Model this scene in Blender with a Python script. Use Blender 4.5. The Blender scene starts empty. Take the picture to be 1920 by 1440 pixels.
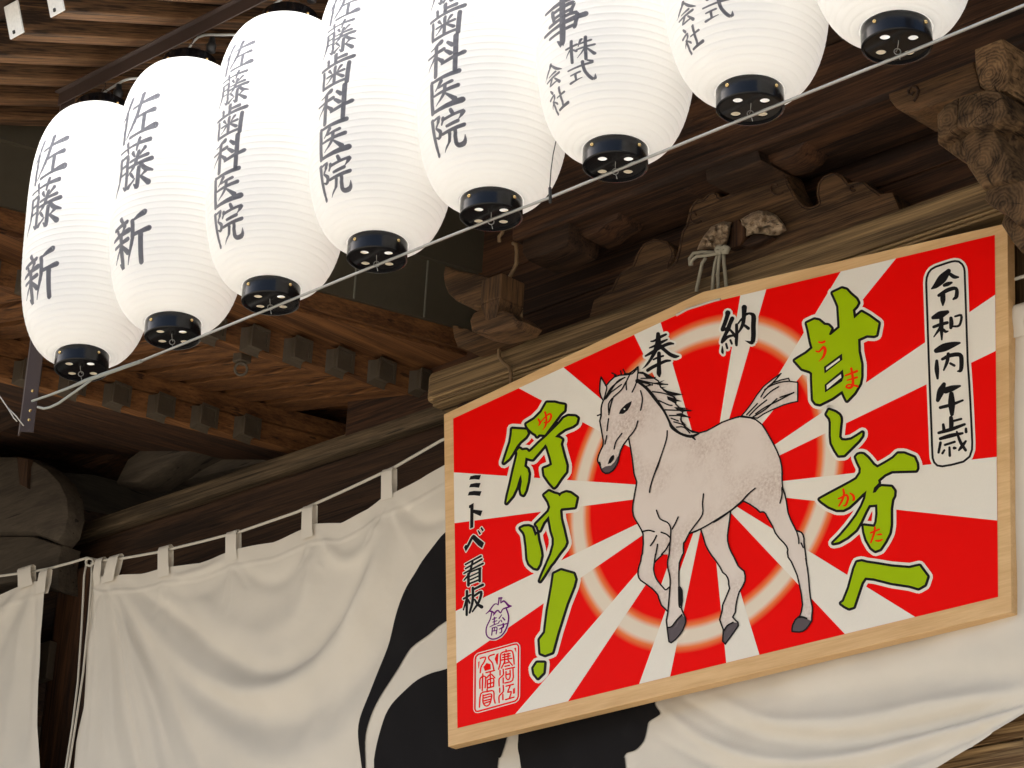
import bpy, bmesh, math, random
import numpy as np
from mathutils import Vector, Matrix
from mathutils.geometry import delaunay_2d_cdt
R = math.radians
random.seed(7); rng = np.random.default_rng(7)
sc = bpy.context.scene
COL = sc.collection

# ------------------------------------------------------------------ camera
FPX = 5313.39                       # focal length in photo pixels (1920 wide)
CR = Vector((0.70735984, 0.70500362, 0.05110719))
CU = Vector((0.23888341, -0.30647713, 0.92141548))
CF = Vector((-0.66526444, 0.63956365, 0.38520328))
EYE = Vector((0, 0, 1.6))
cam = bpy.data.cameras.new("camera"); camo = bpy.data.objects.new("camera", cam); COL.objects.link(camo)
cam.sensor_width = 36; cam.lens = 36 * FPX / 1920; cam.clip_start = .05; cam.clip_end = 500
m = Matrix((CR, CU, -CF)).transposed().to_4x4(); m.translation = EYE
camo.matrix_world = m; sc.camera = camo

# ------------------------------------------------------------------ light
SUN_AZ, SUN_EL = R(257), R(46)      # azimuth from +Y clockwise: front left of the hall
w = bpy.data.worlds.new("World"); sc.world = w; w.use_nodes = True
nt = w.node_tree; bg = nt.nodes["Background"]
sky = nt.nodes.new("ShaderNodeTexSky"); sky.sky_type = 'NISHITA'; sky.sun_disc = False
sky.sun_elevation = SUN_EL; sky.sun_rotation = SUN_AZ; sky.air_density = 1.0; sky.dust_density = 4.0; sky.ozone_density = 1.0
nt.links.new(sky.outputs[0], bg.inputs[0]); bg.inputs[1].default_value = 0.15
sl = bpy.data.lights.new("sun", 'SUN'); sl.energy = 4.2; sl.angle = R(.5); sl.color = (1, .95, .87)
so = bpy.data.objects.new("sun", sl); COL.objects.link(so)
d = Vector((math.sin(SUN_AZ) * math.cos(SUN_EL), math.cos(SUN_AZ) * math.cos(SUN_EL), math.sin(SUN_EL)))
so.rotation_euler = d.to_track_quat('Z', 'Y').to_euler(); so.location = d * 20
sc.view_settings.view_transform = 'Standard'; sc.view_settings.look = 'None'
sc.view_settings.gamma = 1; sc.view_settings.exposure = 0.75
sc.render.engine = 'CYCLES'
sc.cycles.max_bounces = 10; sc.cycles.diffuse_bounces = 6; sc.cycles.transmission_bounces = 8

# ------------------------------------------------------------------ helpers
def at(px, py, y=None, z=None):
    """the point of the ray through photo pixel (px, py) on the facade-parallel plane y (or level z)"""
    r = CF + CR * ((px - 960) / FPX) - CU * ((py - 720) / FPX)
    t = y / r.y if y is not None else (z - 1.6) / r.z
    return EYE + r * t
def lin(c):
    return tuple(((v / 255) / 12.92 if v / 255 <= .04045 else ((v / 255 + .055) / 1.055) ** 2.4) for v in c) + (1,)
def tag(o, label=None, cat=None, group=None, kind=None):
    if label: o["label"] = label
    if cat: o["category"] = cat
    if group: o["group"] = group
    if kind: o["kind"] = kind
    return o
def empty(name, loc, label=None, cat=None, group=None, kind=None):
    o = bpy.data.objects.new(name, None); COL.objects.link(o); o.location = loc; o.empty_display_size = .1
    return tag(o, label, cat, group, kind)
def link(name, me, parent=None, world=True):
    o = bpy.data.objects.new(name, me); COL.objects.link(o)
    if parent is not None:
        o.parent = parent
        if world and parent.parent is None:     # mesh given in world coordinates
            o.matrix_parent_inverse = parent.matrix_basis.inverted()
    return o
def mesh(name, verts, faces, mats, parent=None, mi=None, smooth=False, world=True):
    me = bpy.data.meshes.new(name); me.from_pydata([tuple(v) for v in verts], [], faces)
    for mt in (mats if isinstance(mats, (list, tuple)) else [mats]): me.materials.append(mt)
    if mi is not None: me.polygons.foreach_set("material_index", mi)
    if smooth: me.polygons.foreach_set("use_smooth", [True] * len(me.polygons))
    me.update(); return link(name, me, parent, world)
class MB:
    """collects shapes into one mesh"""
    def __init__(s): s.v = []; s.f = []
    def add(s, v, f):
        n = len(s.v); s.v += [tuple(p) for p in v]; s.f += [tuple(i + n for i in q) for q in f]; return s
    def box(s, x0, x1, y0, y1, z0, z1, b=.006):
        bm = bmesh.new(); bmesh.ops.create_cube(bm, size=1)
        for v in bm.verts: v.co = Vector(((x0 + x1) / 2 + v.co.x * (x1 - x0), (y0 + y1) / 2 + v.co.y * (y1 - y0), (z0 + z1) / 2 + v.co.z * (z1 - z0)))
        if b: bmesh.ops.bevel(bm, geom=bm.edges[:], offset=b, segments=2, affect='EDGES', profile=.5)
        return s.bmesh(bm)
    def bmesh(s, bm):
        bm.verts.index_update(); s.add([v.co[:] for v in bm.verts], [[v.index for v in f.verts] for f in bm.faces]); bm.free(); return s
    def bar(s, p, q, wd, ht, up=Vector((0, 0, 1)), b=.004):
        p = Vector(p); q = Vector(q); d = (q - p); L = d.length; d.normalize(); sx = d.cross(up).normalized(); uz = sx.cross(d)
        bm = bmesh.new(); bmesh.ops.create_cube(bm, size=1)
        for v in bm.verts: v.co = Vector((v.co.x * wd, v.co.y * L, v.co.z * ht))
        if b: bmesh.ops.bevel(bm, geom=bm.edges[:], offset=b, segments=2, affect='EDGES', profile=.5)
        c = (p + q) / 2
        for v in bm.verts: v.co = c + sx * v.co.x + d * v.co.y + uz * v.co.z
        return s.bmesh(bm)
    def tube(s, pts, r, n=8, closed=False):
        pts = [Vector(p) for p in pts]; N = len(pts); vs = []; fs = []
        prev = None
        for i, p in enumerate(pts):
            a = pts[(i - 1) % N] if closed or i > 0 else p; c = pts[(i + 1) % N] if closed or i < N - 1 else p
            t = (c - a).normalized()
            if prev is None:
                u = t.cross(Vector((0, 0, 1)));
                if u.length < .1: u = t.cross(Vector((1, 0, 0)))
            else: u = prev - t * prev.dot(t)
            u.normalize(); prev = u; wv = t.cross(u)
            rr = r[i] if isinstance(r, (list, tuple)) else r
            for k in range(n):
                an = 2 * math.pi * k / n; vs.append(p + u * (rr * math.cos(an)) + wv * (rr * math.sin(an)))
        for i in range(N if closed else N - 1):
            for k in range(n):
                a = i * n + k; b2 = i * n + (k + 1) % n; c = ((i + 1) % N) * n + (k + 1) % n; d2 = ((i + 1) % N) * n + k
                fs.append((a, b2, c, d2))
        if not closed: fs.append(tuple(range(n))[::-1]); fs.append(tuple((N - 1) * n + k for k in range(n)))
        return s.add(vs, fs)
    def lathe(s, prof, n=48, cap=True):
        vs = []; fs = []
        for r_, z_ in prof:
            for k in range(n): a = 2 * math.pi * k / n; vs.append((r_ * math.cos(a), r_ * math.sin(a), z_))
        for i in range(len(prof) - 1):
            for k in range(n): fs.append((i * n + k, i * n + (k + 1) % n, (i + 1) * n + (k + 1) % n, (i + 1) * n + k))
        if cap: fs.append(tuple(range(n))[::-1]); fs.append(tuple((len(prof) - 1) * n + k for k in range(n)))
        return s.add(vs, fs)
    def sphere(s, c, r, sc_=(1, 1, 1), sub=2):
        bm = bmesh.new(); bmesh.ops.create_icosphere(bm, subdivisions=sub, radius=r)
        for v in bm.verts: v.co = Vector((v.co.x * sc_[0], v.co.y * sc_[1], v.co.z * sc_[2])) + Vector(c)
        return s.bmesh(bm)
    def prism(s, poly, thick, b=.0):
        """front outline (3-D points, roughly in a plane), extruded along the vector thick, with a bevelled front rim"""
        bm = bmesh.new(); t = Vector(thick)
        vs = [bm.verts.new(p) for p in poly]; f = bm.faces.new(vs)
        r_ = bmesh.ops.extrude_face_region(bm, geom=[f]); nv = [e for e in r_["geom"] if isinstance(e, bmesh.types.BMVert)]
        for v in nv: v.co += t
        bmesh.ops.recalc_face_normals(bm, faces=bm.faces[:])
        if b:
            es = [e for e in bm.edges if all(v in vs for v in e.verts)]
            bmesh.ops.bevel(bm, geom=es, offset=b, segments=2, affect='EDGES', profile=.5, clamp_overlap=True)
        bmesh.ops.triangulate(bm, faces=[f_ for f_ in bm.faces if len(f_.verts) > 4])
        return s.bmesh(bm)
    def build(s, name, mats, parent=None, smooth=False, world=True):
        o = mesh(name, s.v, s.f, mats, parent, None, smooth, world); return o
def autosmooth(o, ang=35):
    me = o.data; me.polygons.foreach_set("use_smooth", [True] * len(me.polygons))
    bm = bmesh.new(); bm.from_mesh(me)
    for e in bm.edges:
        if len(e.link_faces) == 2 and e.calc_face_angle(0) > R(ang): e.smooth = False
    bm.to_mesh(me); bm.free(); return o
def copy_tree(o, parent=None):
    c = o.copy(); COL.objects.link(c)
    if parent is not None: c.parent = parent; c.matrix_parent_inverse = o.matrix_parent_inverse.copy()
    for ch in [x for x in ALLOBJ() if x.parent == o]: copy_tree(ch, c)
    return c
def ALLOBJ(): return list(COL.objects)

# 2-D: strokes, buffers, unions
def crom(pts, n=4):
    P = [np.array(p, float) for p in pts]
    if len(P) < 3: return [P[0] + (P[1] - P[0]) * t for t in np.linspace(0, 1, n + 1)] if len(P) == 2 else P
    out = []
    for i in range(len(P) - 1):
        p0 = P[i - 1] if i else 2 * P[0] - P[1]; p1 = P[i]; p2 = P[i + 1]; p3 = P[i + 2] if i + 2 < len(P) else 2 * P[-1] - P[-2]
        for k in range(n):
            t = k / n
            out.append(.5 * ((2 * p1) + (-p0 + p2) * t + (2 * p0 - 5 * p1 + 4 * p2 - p3) * t * t + (-p0 + 3 * p1 - 3 * p2 + p3) * t ** 3))
    out.append(P[-1]); return out
def hull(p):
    p = sorted(set((round(a, 4), round(b, 4)) for a, b in p))
    if len(p) < 3: return p
    def half(q):
        o = []
        for c in q:
            while len(o) > 1 and (o[-1][0] - o[-2][0]) * (c[1] - o[-2][1]) - (o[-1][1] - o[-2][1]) * (c[0] - o[-2][0]) <= 1e-9: o.pop()
            o.append(c)
        return o
    a = half(p); b = half(p[::-1]); return a[:-1] + b[:-1]
def disc(c, r, n=10): return [(c[0] + r * math.cos(2 * math.pi * (k + .37) / n), c[1] + r * math.sin(2 * math.pi * (k + .37) / n)) for k in range(n)]
def ribbon(pts, extra=0, n=4, closed=False):
    """pts (x, y, width): convex pieces covering the brush stroke"""
    P = crom(pts, n) if not closed else [np.array(p, float) for p in pts] + [np.array(pts[0], float)]
    out = []
    N = len(P); nor = []
    for i in range(N):
        if closed: a = P[(i - 1) % (N - 1)]; b = P[(i + 1) % (N - 1)] if i < N - 1 else P[1]
        else: a = P[max(i - 1, 0)]; b = P[min(i + 1, N - 1)]
        t = (b - a)[:2]; L = np.hypot(*t); t = t / L if L > 1e-9 else np.array([1., 0]); nor.append(np.array([-t[1], t[0]]))
    for i in range(N - 1):
        if closed:
            t = (P[i + 1] - P[i])[:2]; L = np.hypot(*t)
            if L < 1e-9: continue
            na = nb = np.array([-t[1], t[0]]) / L
        else: na, nb = nor[i], nor[i + 1]
        ra = max(P[i][2] / 2 + extra, .05); rb = max(P[i + 1][2] / 2 + extra, .05)
        a = P[i][:2]; b = P[i + 1][:2]
        q = [a + na * ra, a - na * ra, b - nb * rb, b + nb * rb]
        if np.dot(b - a, q[2] - q[1]) < 0 or np.dot(b - a, q[3] - q[0]) < 0:
            t = (b - a) / (np.hypot(*(b - a)) + 1e-9); nn = np.array([-t[1], t[0]]); q = [a + nn * ra, a - nn * ra, b - nn * rb, b + nn * rb]
        h_ = hull([tuple(v) for v in q])
        if len(h_) > 2: out.append(h_)
    for i in range(N):
        if (i % n == 0 or closed or i == N - 1): out.append(disc(P[i][:2], max(P[i][2] / 2 + extra, .05)))
    return out
def area(p): return .5 * sum(p[i][0] * p[(i + 1) % len(p)][1] - p[(i + 1) % len(p)][0] * p[i][1] for i in range(len(p)))
def union(polys, pts=(), eps=1e-3):
    """triangulated union of overlapping outlines; pts are extra inner points"""
    vs = []; ed = []
    for p in polys:
        n = len(vs); vs += [Vector((float(a), float(b))) for a, b in p]; ed += [(n + i, n + (i + 1) % len(p)) for i in range(len(p))]
    vs += [Vector((float(a), float(b))) for a, b in pts]
    r = delaunay_2d_cdt(vs, ed, [], 0, eps)
    V = np.array([(v.x, v.y) for v in r[0]]); T = np.array([f for f in r[2]]); C = V[T].mean(1); ins = np.zeros(len(T), bool)
    for p in polys:
        q = np.array(p, float); lo = q.min(0); hi = q.max(0)
        k = np.where(~ins & (C[:, 0] > lo[0]) & (C[:, 0] < hi[0]) & (C[:, 1] > lo[1]) & (C[:, 1] < hi[1]))[0]
        if not len(k): continue
        x, y = C[k, 0], C[k, 1]; c = np.zeros(len(k), bool); j = len(q) - 1
        for i in range(len(q)):
            xi, yi = q[i]; xj, yj = q[j]
            if yi != yj: c ^= ((yi > y) != (yj > y)) & (x < (xj - xi) * (y - yi) / (yj - yi) + xi)
            j = i
        ins[k[c]] = True
    T = T[ins]; A = (V[T[:, 1]] - V[T[:, 0]]); B = (V[T[:, 2]] - V[T[:, 0]]); cr_ = A[:, 0] * B[:, 1] - A[:, 1] * B[:, 0]
    T[cr_ < 0] = T[cr_ < 0][:, ::-1]; T = T[np.abs(cr_) > 1e-12]
    used, inv = np.unique(T, return_inverse=True); inv = inv.reshape(T.shape)
    return [tuple(v) for v in V[used]], [tuple(int(i) for i in t) for t in inv]
def tile(ox, oy, s, pts): return [(ox + p[0] / s, oy + p[1] / s) + ((p[2] / s,) if len(p) > 2 else ()) for p in pts]
def buf(poly, r): return [poly] + ribbon([(a, b, 2 * r) for a, b in poly], closed=True)
def clip(poly, hull):
    A = area(hull) > 0
    for i in range(len(hull)):
        a = hull[i]; b = hull[(i + 1) % len(hull)]; out = []
        def side(p): return ((b[0] - a[0]) * (p[1] - a[1]) - (b[1] - a[1]) * (p[0] - a[0])) * (1 if A else -1)
        for j in range(len(poly)):
            p, q = poly[j], poly[(j + 1) % len(poly)]; sp, sq = side(p), side(q)
            if sp >= 0: out.append(p)
            if sp * sq < 0: t = sp / (sp - sq); out.append((p[0] + (q[0] - p[0]) * t, p[1] + (q[1] - p[1]) * t))
        poly = out
        if not poly: return []
    return poly

# ------------------------------------------------------------------ materials
def mat(name, col, rough=.6, metal=0, spec=.5, bump=0, bscale=200, var=.14):
    if name.startswith('print'): var = .03
    m = bpy.data.materials.new(name); m.use_nodes = True; n = m.node_tree.nodes; l = m.node_tree.links; b = n["Principled BSDF"]
    b.inputs["Base Color"].default_value = col; b.inputs["Roughness"].default_value = rough; b.inputs["Metallic"].default_value = metal
    b.inputs["Specular IOR Level"].default_value = spec
    tc = n.new("ShaderNodeTexCoord"); nz = n.new("ShaderNodeTexNoise"); nz.inputs["Scale"].default_value = bscale; nz.inputs["Detail"].default_value = 4
    l.new(tc.outputs["Object"], nz.inputs["Vector"])
    mx = n.new("ShaderNodeMix"); mx.data_type = 'RGBA'; mx.blend_type = 'MULTIPLY'; mx.inputs[0].default_value = .25
    mx.inputs[6].default_value = col; l.new(nz.outputs["Color"], mx.inputs[7])
    hs = n.new("ShaderNodeHueSaturation"); hs.inputs["Saturation"].default_value = 1; hs.inputs["Value"].default_value = 1.12
    mr = n.new("ShaderNodeMapRange"); mr.inputs[3].default_value = 1 - var; mr.inputs[4].default_value = 1 + var; l.new(nz.outputs[0], mr.inputs[0])
    mu = n.new("ShaderNodeMix"); mu.data_type = 'RGBA'; mu.blend_type = 'MULTIPLY'; mu.inputs[0].default_value = 1; mu.inputs[6].default_value = col
    l.new(mr.outputs[0], mu.inputs[7]); l.new(mu.outputs[2], b.inputs["Base Color"])
    n.remove(mx); n.remove(hs)
    if bump:
        bp = n.new("ShaderNodeBump"); bp.inputs["Strength"].default_value = bump; bp.inputs["Distance"].default_value = .002
        l.new(nz.outputs[0], bp.inputs["Height"]); l.new(bp.outputs[0], b.inputs["Normal"])
    return m
def wood(name, dark, light, axis='x', stretch=14, scale=9, rough=.75, contrast=1., spots=0, bump=.5, spec=.3, warp=1.6):
    """grain running along one axis, growth lines, blotches and (optionally) dark weather spots"""
    m = bpy.data.materials.new(name); m.use_nodes = True; n = m.node_tree.nodes; l = m.node_tree.links; b = n["Principled BSDF"]
    b.inputs["Roughness"].default_value = rough; b.inputs["Specular IOR Level"].default_value = spec
    tc = n.new("ShaderNodeTexCoord")
    def mapn(k):
        mp = n.new("ShaderNodeMapping"); v = [k, k, k]; v['xyz'.index(axis)] = k / stretch; mp.inputs["Scale"].default_value = v
        l.new(tc.outputs["Object"], mp.inputs["Vector"]); return mp
    # warp
    mw = mapn(scale * .35); wn = n.new("ShaderNodeTexNoise"); wn.inputs["Scale"].default_value = 1; wn.inputs["Detail"].default_value = 2; l.new(mw.outputs[0], wn.inputs["Vector"])
    ma = mapn(scale); ad = n.new("ShaderNodeVectorMath"); ad.operation = 'MULTIPLY_ADD'; ad.inputs[1].default_value = (warp, warp, warp)
    l.new(wn.outputs["Color"], ad.inputs[0]); l.new(ma.outputs[0], ad.inputs[2])
    n1 = n.new("ShaderNodeTexNoise"); n1.inputs["Scale"].default_value = 4; n1.inputs["Detail"].default_value = 8; n1.inputs["Roughness"].default_value = .62; l.new(ad.outputs[0], n1.inputs["Vector"])
    n2 = n.new("ShaderNodeTexNoise"); n2.inputs["Scale"].default_value = 22; n2.inputs["Detail"].default_value = 4; l.new(ad.outputs[0], n2.inputs["Vector"])
    n3 = n.new("ShaderNodeTexNoise"); n3.inputs["Scale"].default_value = .8; n3.inputs["Detail"].default_value = 3; l.new(ma.outputs[0], n3.inputs["Vector"])
    mf = n.new("ShaderNodeMapping"); vf = [scale, scale, scale]; vf['xyz'.index(axis)] = scale / (stretch * 3.0); mf.inputs["Scale"].default_value = vf; l.new(tc.outputs["Object"], mf.inputs["Vector"])
    af = n.new("ShaderNodeVectorMath"); af.operation = 'MULTIPLY_ADD'; af.inputs[1].default_value = (.9, .9, .9); l.new(wn.outputs["Color"], af.inputs[0]); l.new(mf.outputs[0], af.inputs[2])
    nf = n.new("ShaderNodeTexNoise"); nf.inputs["Scale"].default_value = 26; nf.inputs["Detail"].default_value = 3; nf.inputs["Roughness"].default_value = .7; l.new(af.outputs[0], nf.inputs["Vector"]); l.new(nf.outputs[0], n2.inputs["Distortion"]); n2 = nf
    ck = n.new("ShaderNodeTexNoise"); ck.inputs["Scale"].default_value = 9; ck.inputs["Detail"].default_value = 2; l.new(af.outputs[0], ck.inputs["Vector"])
    cm = n.new("ShaderNodeMapRange"); cm.inputs[1].default_value = .655; cm.inputs[2].default_value = .69; cm.inputs[3].default_value = 1; cm.inputs[4].default_value = .28; l.new(ck.outputs[0], cm.inputs[0])
    s1 = n.new("ShaderNodeMath"); s1.operation = 'MULTIPLY_ADD'; s1.inputs[1].default_value = .75; l.new(n2.outputs[0], s1.inputs[0]); l.new(n1.outputs[0], s1.inputs[2])
    s2 = n.new("ShaderNodeMath"); s2.operation = 'MULTIPLY_ADD'; s2.inputs[1].default_value = .5; l.new(n3.outputs[0], s2.inputs[0]); l.new(s1.outputs[0], s2.inputs[2])
    cr = n.new("ShaderNodeValToRGB"); h = .2 / contrast
    s3 = n.new("ShaderNodeMapRange"); s3.inputs[1].default_value = 1.15 - .9 * h; s3.inputs[2].default_value = 1.15 + 1.15 * h; l.new(s2.outputs[0], s3.inputs[0]); s2 = s3
    cr.color_ramp.elements[0].position = 0; cr.color_ramp.elements[1].position = 1
    cr.color_ramp.elements[0].color = dark; cr.color_ramp.elements[1].color = light
    l.new(s2.outputs[0], cr.inputs[0]); out = cr.outputs[0]
    if spots:
        sp = n.new("ShaderNodeTexNoise"); sp.inputs["Scale"].default_value = 3.2; sp.inputs["Detail"].default_value = 3; mp = mapn(scale * .8)
        mp.inputs["Location"].default_value = (3.1, 1.7, .4); l.new(mp.outputs[0], sp.inputs["Vector"])
        c2 = n.new("ShaderNodeValToRGB"); c2.color_ramp.elements[0].position = .60; c2.color_ramp.elements[1].position = .72
        c2.color_ramp.elements[0].color = (1, 1, 1, 1); c2.color_ramp.elements[1].color = (1 - spots, 1 - spots, 1 - spots, 1); l.new(sp.outputs[0], c2.inputs[0])
        mu = n.new("ShaderNodeMix"); mu.data_type = 'RGBA'; mu.blend_type = 'MULTIPLY'; mu.inputs[0].default_value = 1
        l.new(out, mu.inputs[6]); l.new(c2.outputs[0], mu.inputs[7]); out = mu.outputs[2]
    if name.find('pale') < 0:
        mc = n.new("ShaderNodeMix"); mc.data_type = 'RGBA'; mc.blend_type = 'MULTIPLY'; mc.inputs[0].default_value = 1; l.new(out, mc.inputs[6]); l.new(cm.outputs[0], mc.inputs[7]); out = mc.outputs[2]
    l.new(out, b.inputs["Base Color"])
    bp = n.new("ShaderNodeBump"); bp.inputs["Strength"].default_value = bump; bp.inputs["Distance"].default_value = .004
    l.new(s1.outputs[0], bp.inputs["Height"]); l.new(bp.outputs[0], b.inputs["Normal"])
    return m
WD = {}
def W(kind, axis):
    k = (kind, axis)
    if k not in WD:
        sp = dict(
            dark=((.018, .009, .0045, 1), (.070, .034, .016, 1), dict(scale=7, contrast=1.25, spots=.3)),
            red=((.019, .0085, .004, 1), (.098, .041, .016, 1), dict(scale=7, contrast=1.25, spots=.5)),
            grey=((.085, .054, .026, 1), (.36, .235, .108, 1), dict(scale=9, contrast=1.1, spots=.4, stretch=26)),
            carve=((.036, .019, .008, 1), (.19, .115, .052, 1), dict(scale=11, contrast=1.2, spots=.3, stretch=8)),
            nose=((.016, .008, .0035, 1), (.145, .085, .038, 1), dict(scale=12, contrast=1.3, spots=.3, stretch=7, bump=.8)),
            peony=((.20, .135, .08, 1), (.55, .41, .27, 1), dict(scale=14, contrast=1.1, spots=.3, stretch=3, bump=.8)),
            frog=((.032, .017, .0075, 1), (.155, .080, .033, 1), dict(scale=11, contrast=1.25, spots=.3, stretch=14)),
            ledge=((.048, .033, .018, 1), (.18, .125, .07, 1), dict(scale=9, contrast=1.2, spots=.4, stretch=18)),
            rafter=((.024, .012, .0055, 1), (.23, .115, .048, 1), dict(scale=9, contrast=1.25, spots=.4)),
            orange=((.060, .022, .006, 1), (.25, .105, .032, 1), dict(scale=6, contrast=.9, spots=.25, stretch=24, warp=.5)),
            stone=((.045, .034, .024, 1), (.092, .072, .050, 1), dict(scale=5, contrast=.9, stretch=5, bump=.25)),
            pale=((.63, .38, .165, 1), (.82, .555, .28, 1), dict(scale=10, contrast=.7, stretch=10, bump=.08, rough=.5, spec=.4)),
            lowwall=((.11, .058, .022, 1), (.55, .36, .17, 1), dict(scale=8, contrast=1.2, spots=.5)),
        )[kind]
        kw = dict(sp[2]); WD[k] = wood("wood_%s_%s" % (kind, axis), sp[0], sp[1], axis, **kw)
    return WD[k]
M = {}
M['black'] = mat("black_lacquer", (.005, .005, .006, 1), .22, 0, .4, .0, 60)
M['brass'] = mat("brass", (.75, .55, .25, 1), .25, 1)
M['cream'] = mat("cream_sleeve", (.85, .74, .56, 1), .7)
M['endpaint'] = mat("white_end_paint", (.90, .90, .88, 1), .7, 0, .3, .2, 150)
M['steel'] = mat("steel_wire", (.42, .42, .40, 1), .4, .7)
M['rope_grey'] = mat("wire_sleeve", (.34, .35, .31, 1), .6, 0, .4, .4, 400)
M['bronze'] = mat("painted_angle", (.055, .034, .027, 1), .5, .1, .5, .1, 300)
M['copper'] = mat("dark_copper", (.075, .062, .040, 1), .5, .15, .5, .2, 25)
M['seam'] = mat("seam", (.25, .24, .19, 1), .5, .3)
M['patina'] = mat("patina_metal", (.075, .056, .036, 1), .6, .1, .5, .5, 120)
M['conduit'] = mat("conduit", (.20, .125, .06, 1), .6, 0, .4, .1, 60)
M['hemp'] = mat("hemp", (.36, .33, .25, 1), .9, 0, .2, .8, 500)
M['cord'] = mat("cotton_cord", (.62, .58, .50, 1), .9, 0, .2, .6, 600)
M['cable'] = mat("cable", (.02, .02, .02, 1), .5)
M['greycable'] = mat("grey_cable", (.45, .45, .43, 1), .5)
M['gravel'] = mat("gravel", (.38, .35, .295, 1), .95, 0, .2, .5, 60)
M['tile'] = mat("roof_copper", (.10, .11, .10, 1), .5, .2)
# print colours
M['red'] = None
M['white'] = mat("print_white", (.83, .785, .70, 1), .40, 0, .2, .01, 300)
M['pblack'] = mat("print_black", (.010, .009, .010, 1), .5, 0, .1, .03, 300)
M['green'] = mat("print_green", (.36, .53, .001, 1), .45, 0, .08, .03, 300)
M['pred'] = mat("print_red", (.88, .002, .0005, 1), .45, 0, .06, .03, 300)
M['orange'] = mat("print_orange", (.90, .03, .001, 1), .45, 0, .06)
M['purple'] = mat("print_purple", (.15, .004, .18, 1), .45, 0, .06)
M['horse'] = None
M['hoof'] = mat("print_hoof", (.085, .06, .065, 1), .35, 0, .4, .0, 90)

def cloth_mat(name, col):
    m = bpy.data.materials.new(name); m.use_nodes = True; n = m.node_tree.nodes; l = m.node_tree.links; b = n["Principled BSDF"]
    b.inputs["Roughness"].default_value = .9; b.inputs["Specular IOR Level"].default_value = .15
    tc = n.new("ShaderNodeTexCoord"); nz = n.new("ShaderNodeTexNoise"); nz.inputs["Scale"].default_value = 5; nz.inputs["Detail"].default_value = 6; l.new(tc.outputs["Object"], nz.inputs["Vector"])
    cr = n.new("ShaderNodeValToRGB"); cr.color_ramp.elements[0].position = .3; cr.color_ramp.elements[1].position = .7
    cr.color_ramp.elements[0].color = tuple(c * .93 for c in col[:3]) + (1,); cr.color_ramp.elements[1].color = col
    l.new(nz.outputs[0], cr.inputs[0]); l.new(cr.outputs[0], b.inputs["Base Color"])
    n2 = n.new("ShaderNodeTexNoise"); n2.inputs["Scale"].default_value = 420; n2.inputs["Detail"].default_value = 2; l.new(tc.outputs["Object"], n2.inputs["Vector"])
    n3 = n.new("ShaderNodeTexNoise"); n3.inputs["Scale"].default_value = 24; n3.inputs["Detail"].default_value = 4; l.new(tc.outputs["Object"], n3.inputs["Vector"])
    ad = n.new("ShaderNodeMath"); ad.operation = 'MULTIPLY_ADD'; ad.inputs[1].default_value = .12; l.new(n2.outputs[0], ad.inputs[0]); l.new(n3.outputs[0], ad.inputs[2])
    bp = n.new("ShaderNodeBump"); bp.inputs["Strength"].default_value = .14; bp.inputs["Distance"].default_value = .006; l.new(ad.outputs[0], bp.inputs["Height"]); l.new(bp.outputs[0], b.inputs["Normal"])
    return m
M['cloth'] = cloth_mat("cream_cotton", (.745, .69, .60, 1))
M['blackcloth'] = cloth_mat("black_dyed_cotton", (.012, .011, .012, 1))

def lantern_mat(name, col, trans, tcol=(.93, .915, .89, 1)):
    m = bpy.data.materials.new(name); m.use_nodes = True; n = m.node_tree.nodes; l = m.node_tree.links
    b = n["Principled BSDF"]; b.inputs["Base Color"].default_value = col; b.inputs["Roughness"].default_value = .33; b.inputs["Specular IOR Level"].default_value = .5
    tc = n.new("ShaderNodeTexCoord"); nz = n.new("ShaderNodeTexNoise"); nz.inputs["Scale"].default_value = 18; nz.inputs["Detail"].default_value = 5; l.new(tc.outputs["Object"], nz.inputs["Vector"])
    bp = n.new("ShaderNodeBump"); bp.inputs["Strength"].default_value = .12; bp.inputs["Distance"].default_value = .003; l.new(nz.outputs[0], bp.inputs["Height"]); l.new(bp.outputs[0], b.inputs["Normal"])
    if trans:
        t = n.new("ShaderNodeBsdfTranslucent"); t.inputs[0].default_value = tcol; mx = n.new("ShaderNodeMixShader"); mx.inputs[0].default_value = trans
        l.new(b.outputs[0], mx.inputs[1]); l.new(t.outputs[0], mx.inputs[2]); l.new(mx.outputs[0], n["Material Output"].inputs[0])
    return m
M['paper'] = lantern_mat("lantern_vinyl", (.88, .865, .83, 1), .35)
M['ink'] = lantern_mat("lantern_ink", (.018, .018, .024, 1), .42, (.47, .48, .55, 1))

# ------------------------------------------------------------------ ground
g = mesh("ground", [(-60, -70, 0), (60, -70, 0), (60, 60, 0), (-60, 60, 0)], [(0, 1, 2, 3)], M['gravel']); tag(g, kind='structure')

# ------------------------------------------------------------------ the shrine hall
hall = empty("shrine_hall", (-4.5, 5.3, 0), "old dark wooden shrine hall behind the lanterns and the horse board", "shrine hall")
def zz(px, py, y): return at(px, py, y=y).z
def xx(px, py, y): return at(px, py, y=y).x
YB = 5.10
zt, zb = 4.80, 4.705                # tie beam
MB().box(xx(800, 712, YB), -1.5, YB, YB + .15, zb, zt, .016).build("tie_beam", W('grey', 'x'), hall)
# grooved lower lip of the tie beam
mb = MB()
for k in range(3): mb.box(xx(800, 712, YB) + .03, -1.5, YB - .004 + .003 * k, YB + .1, zb + .012 - .011 * k - .009, zb + .012 - .011 * k, .003)
mb.build("beam_lip", W('grey', 'x'), hall)
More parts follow.
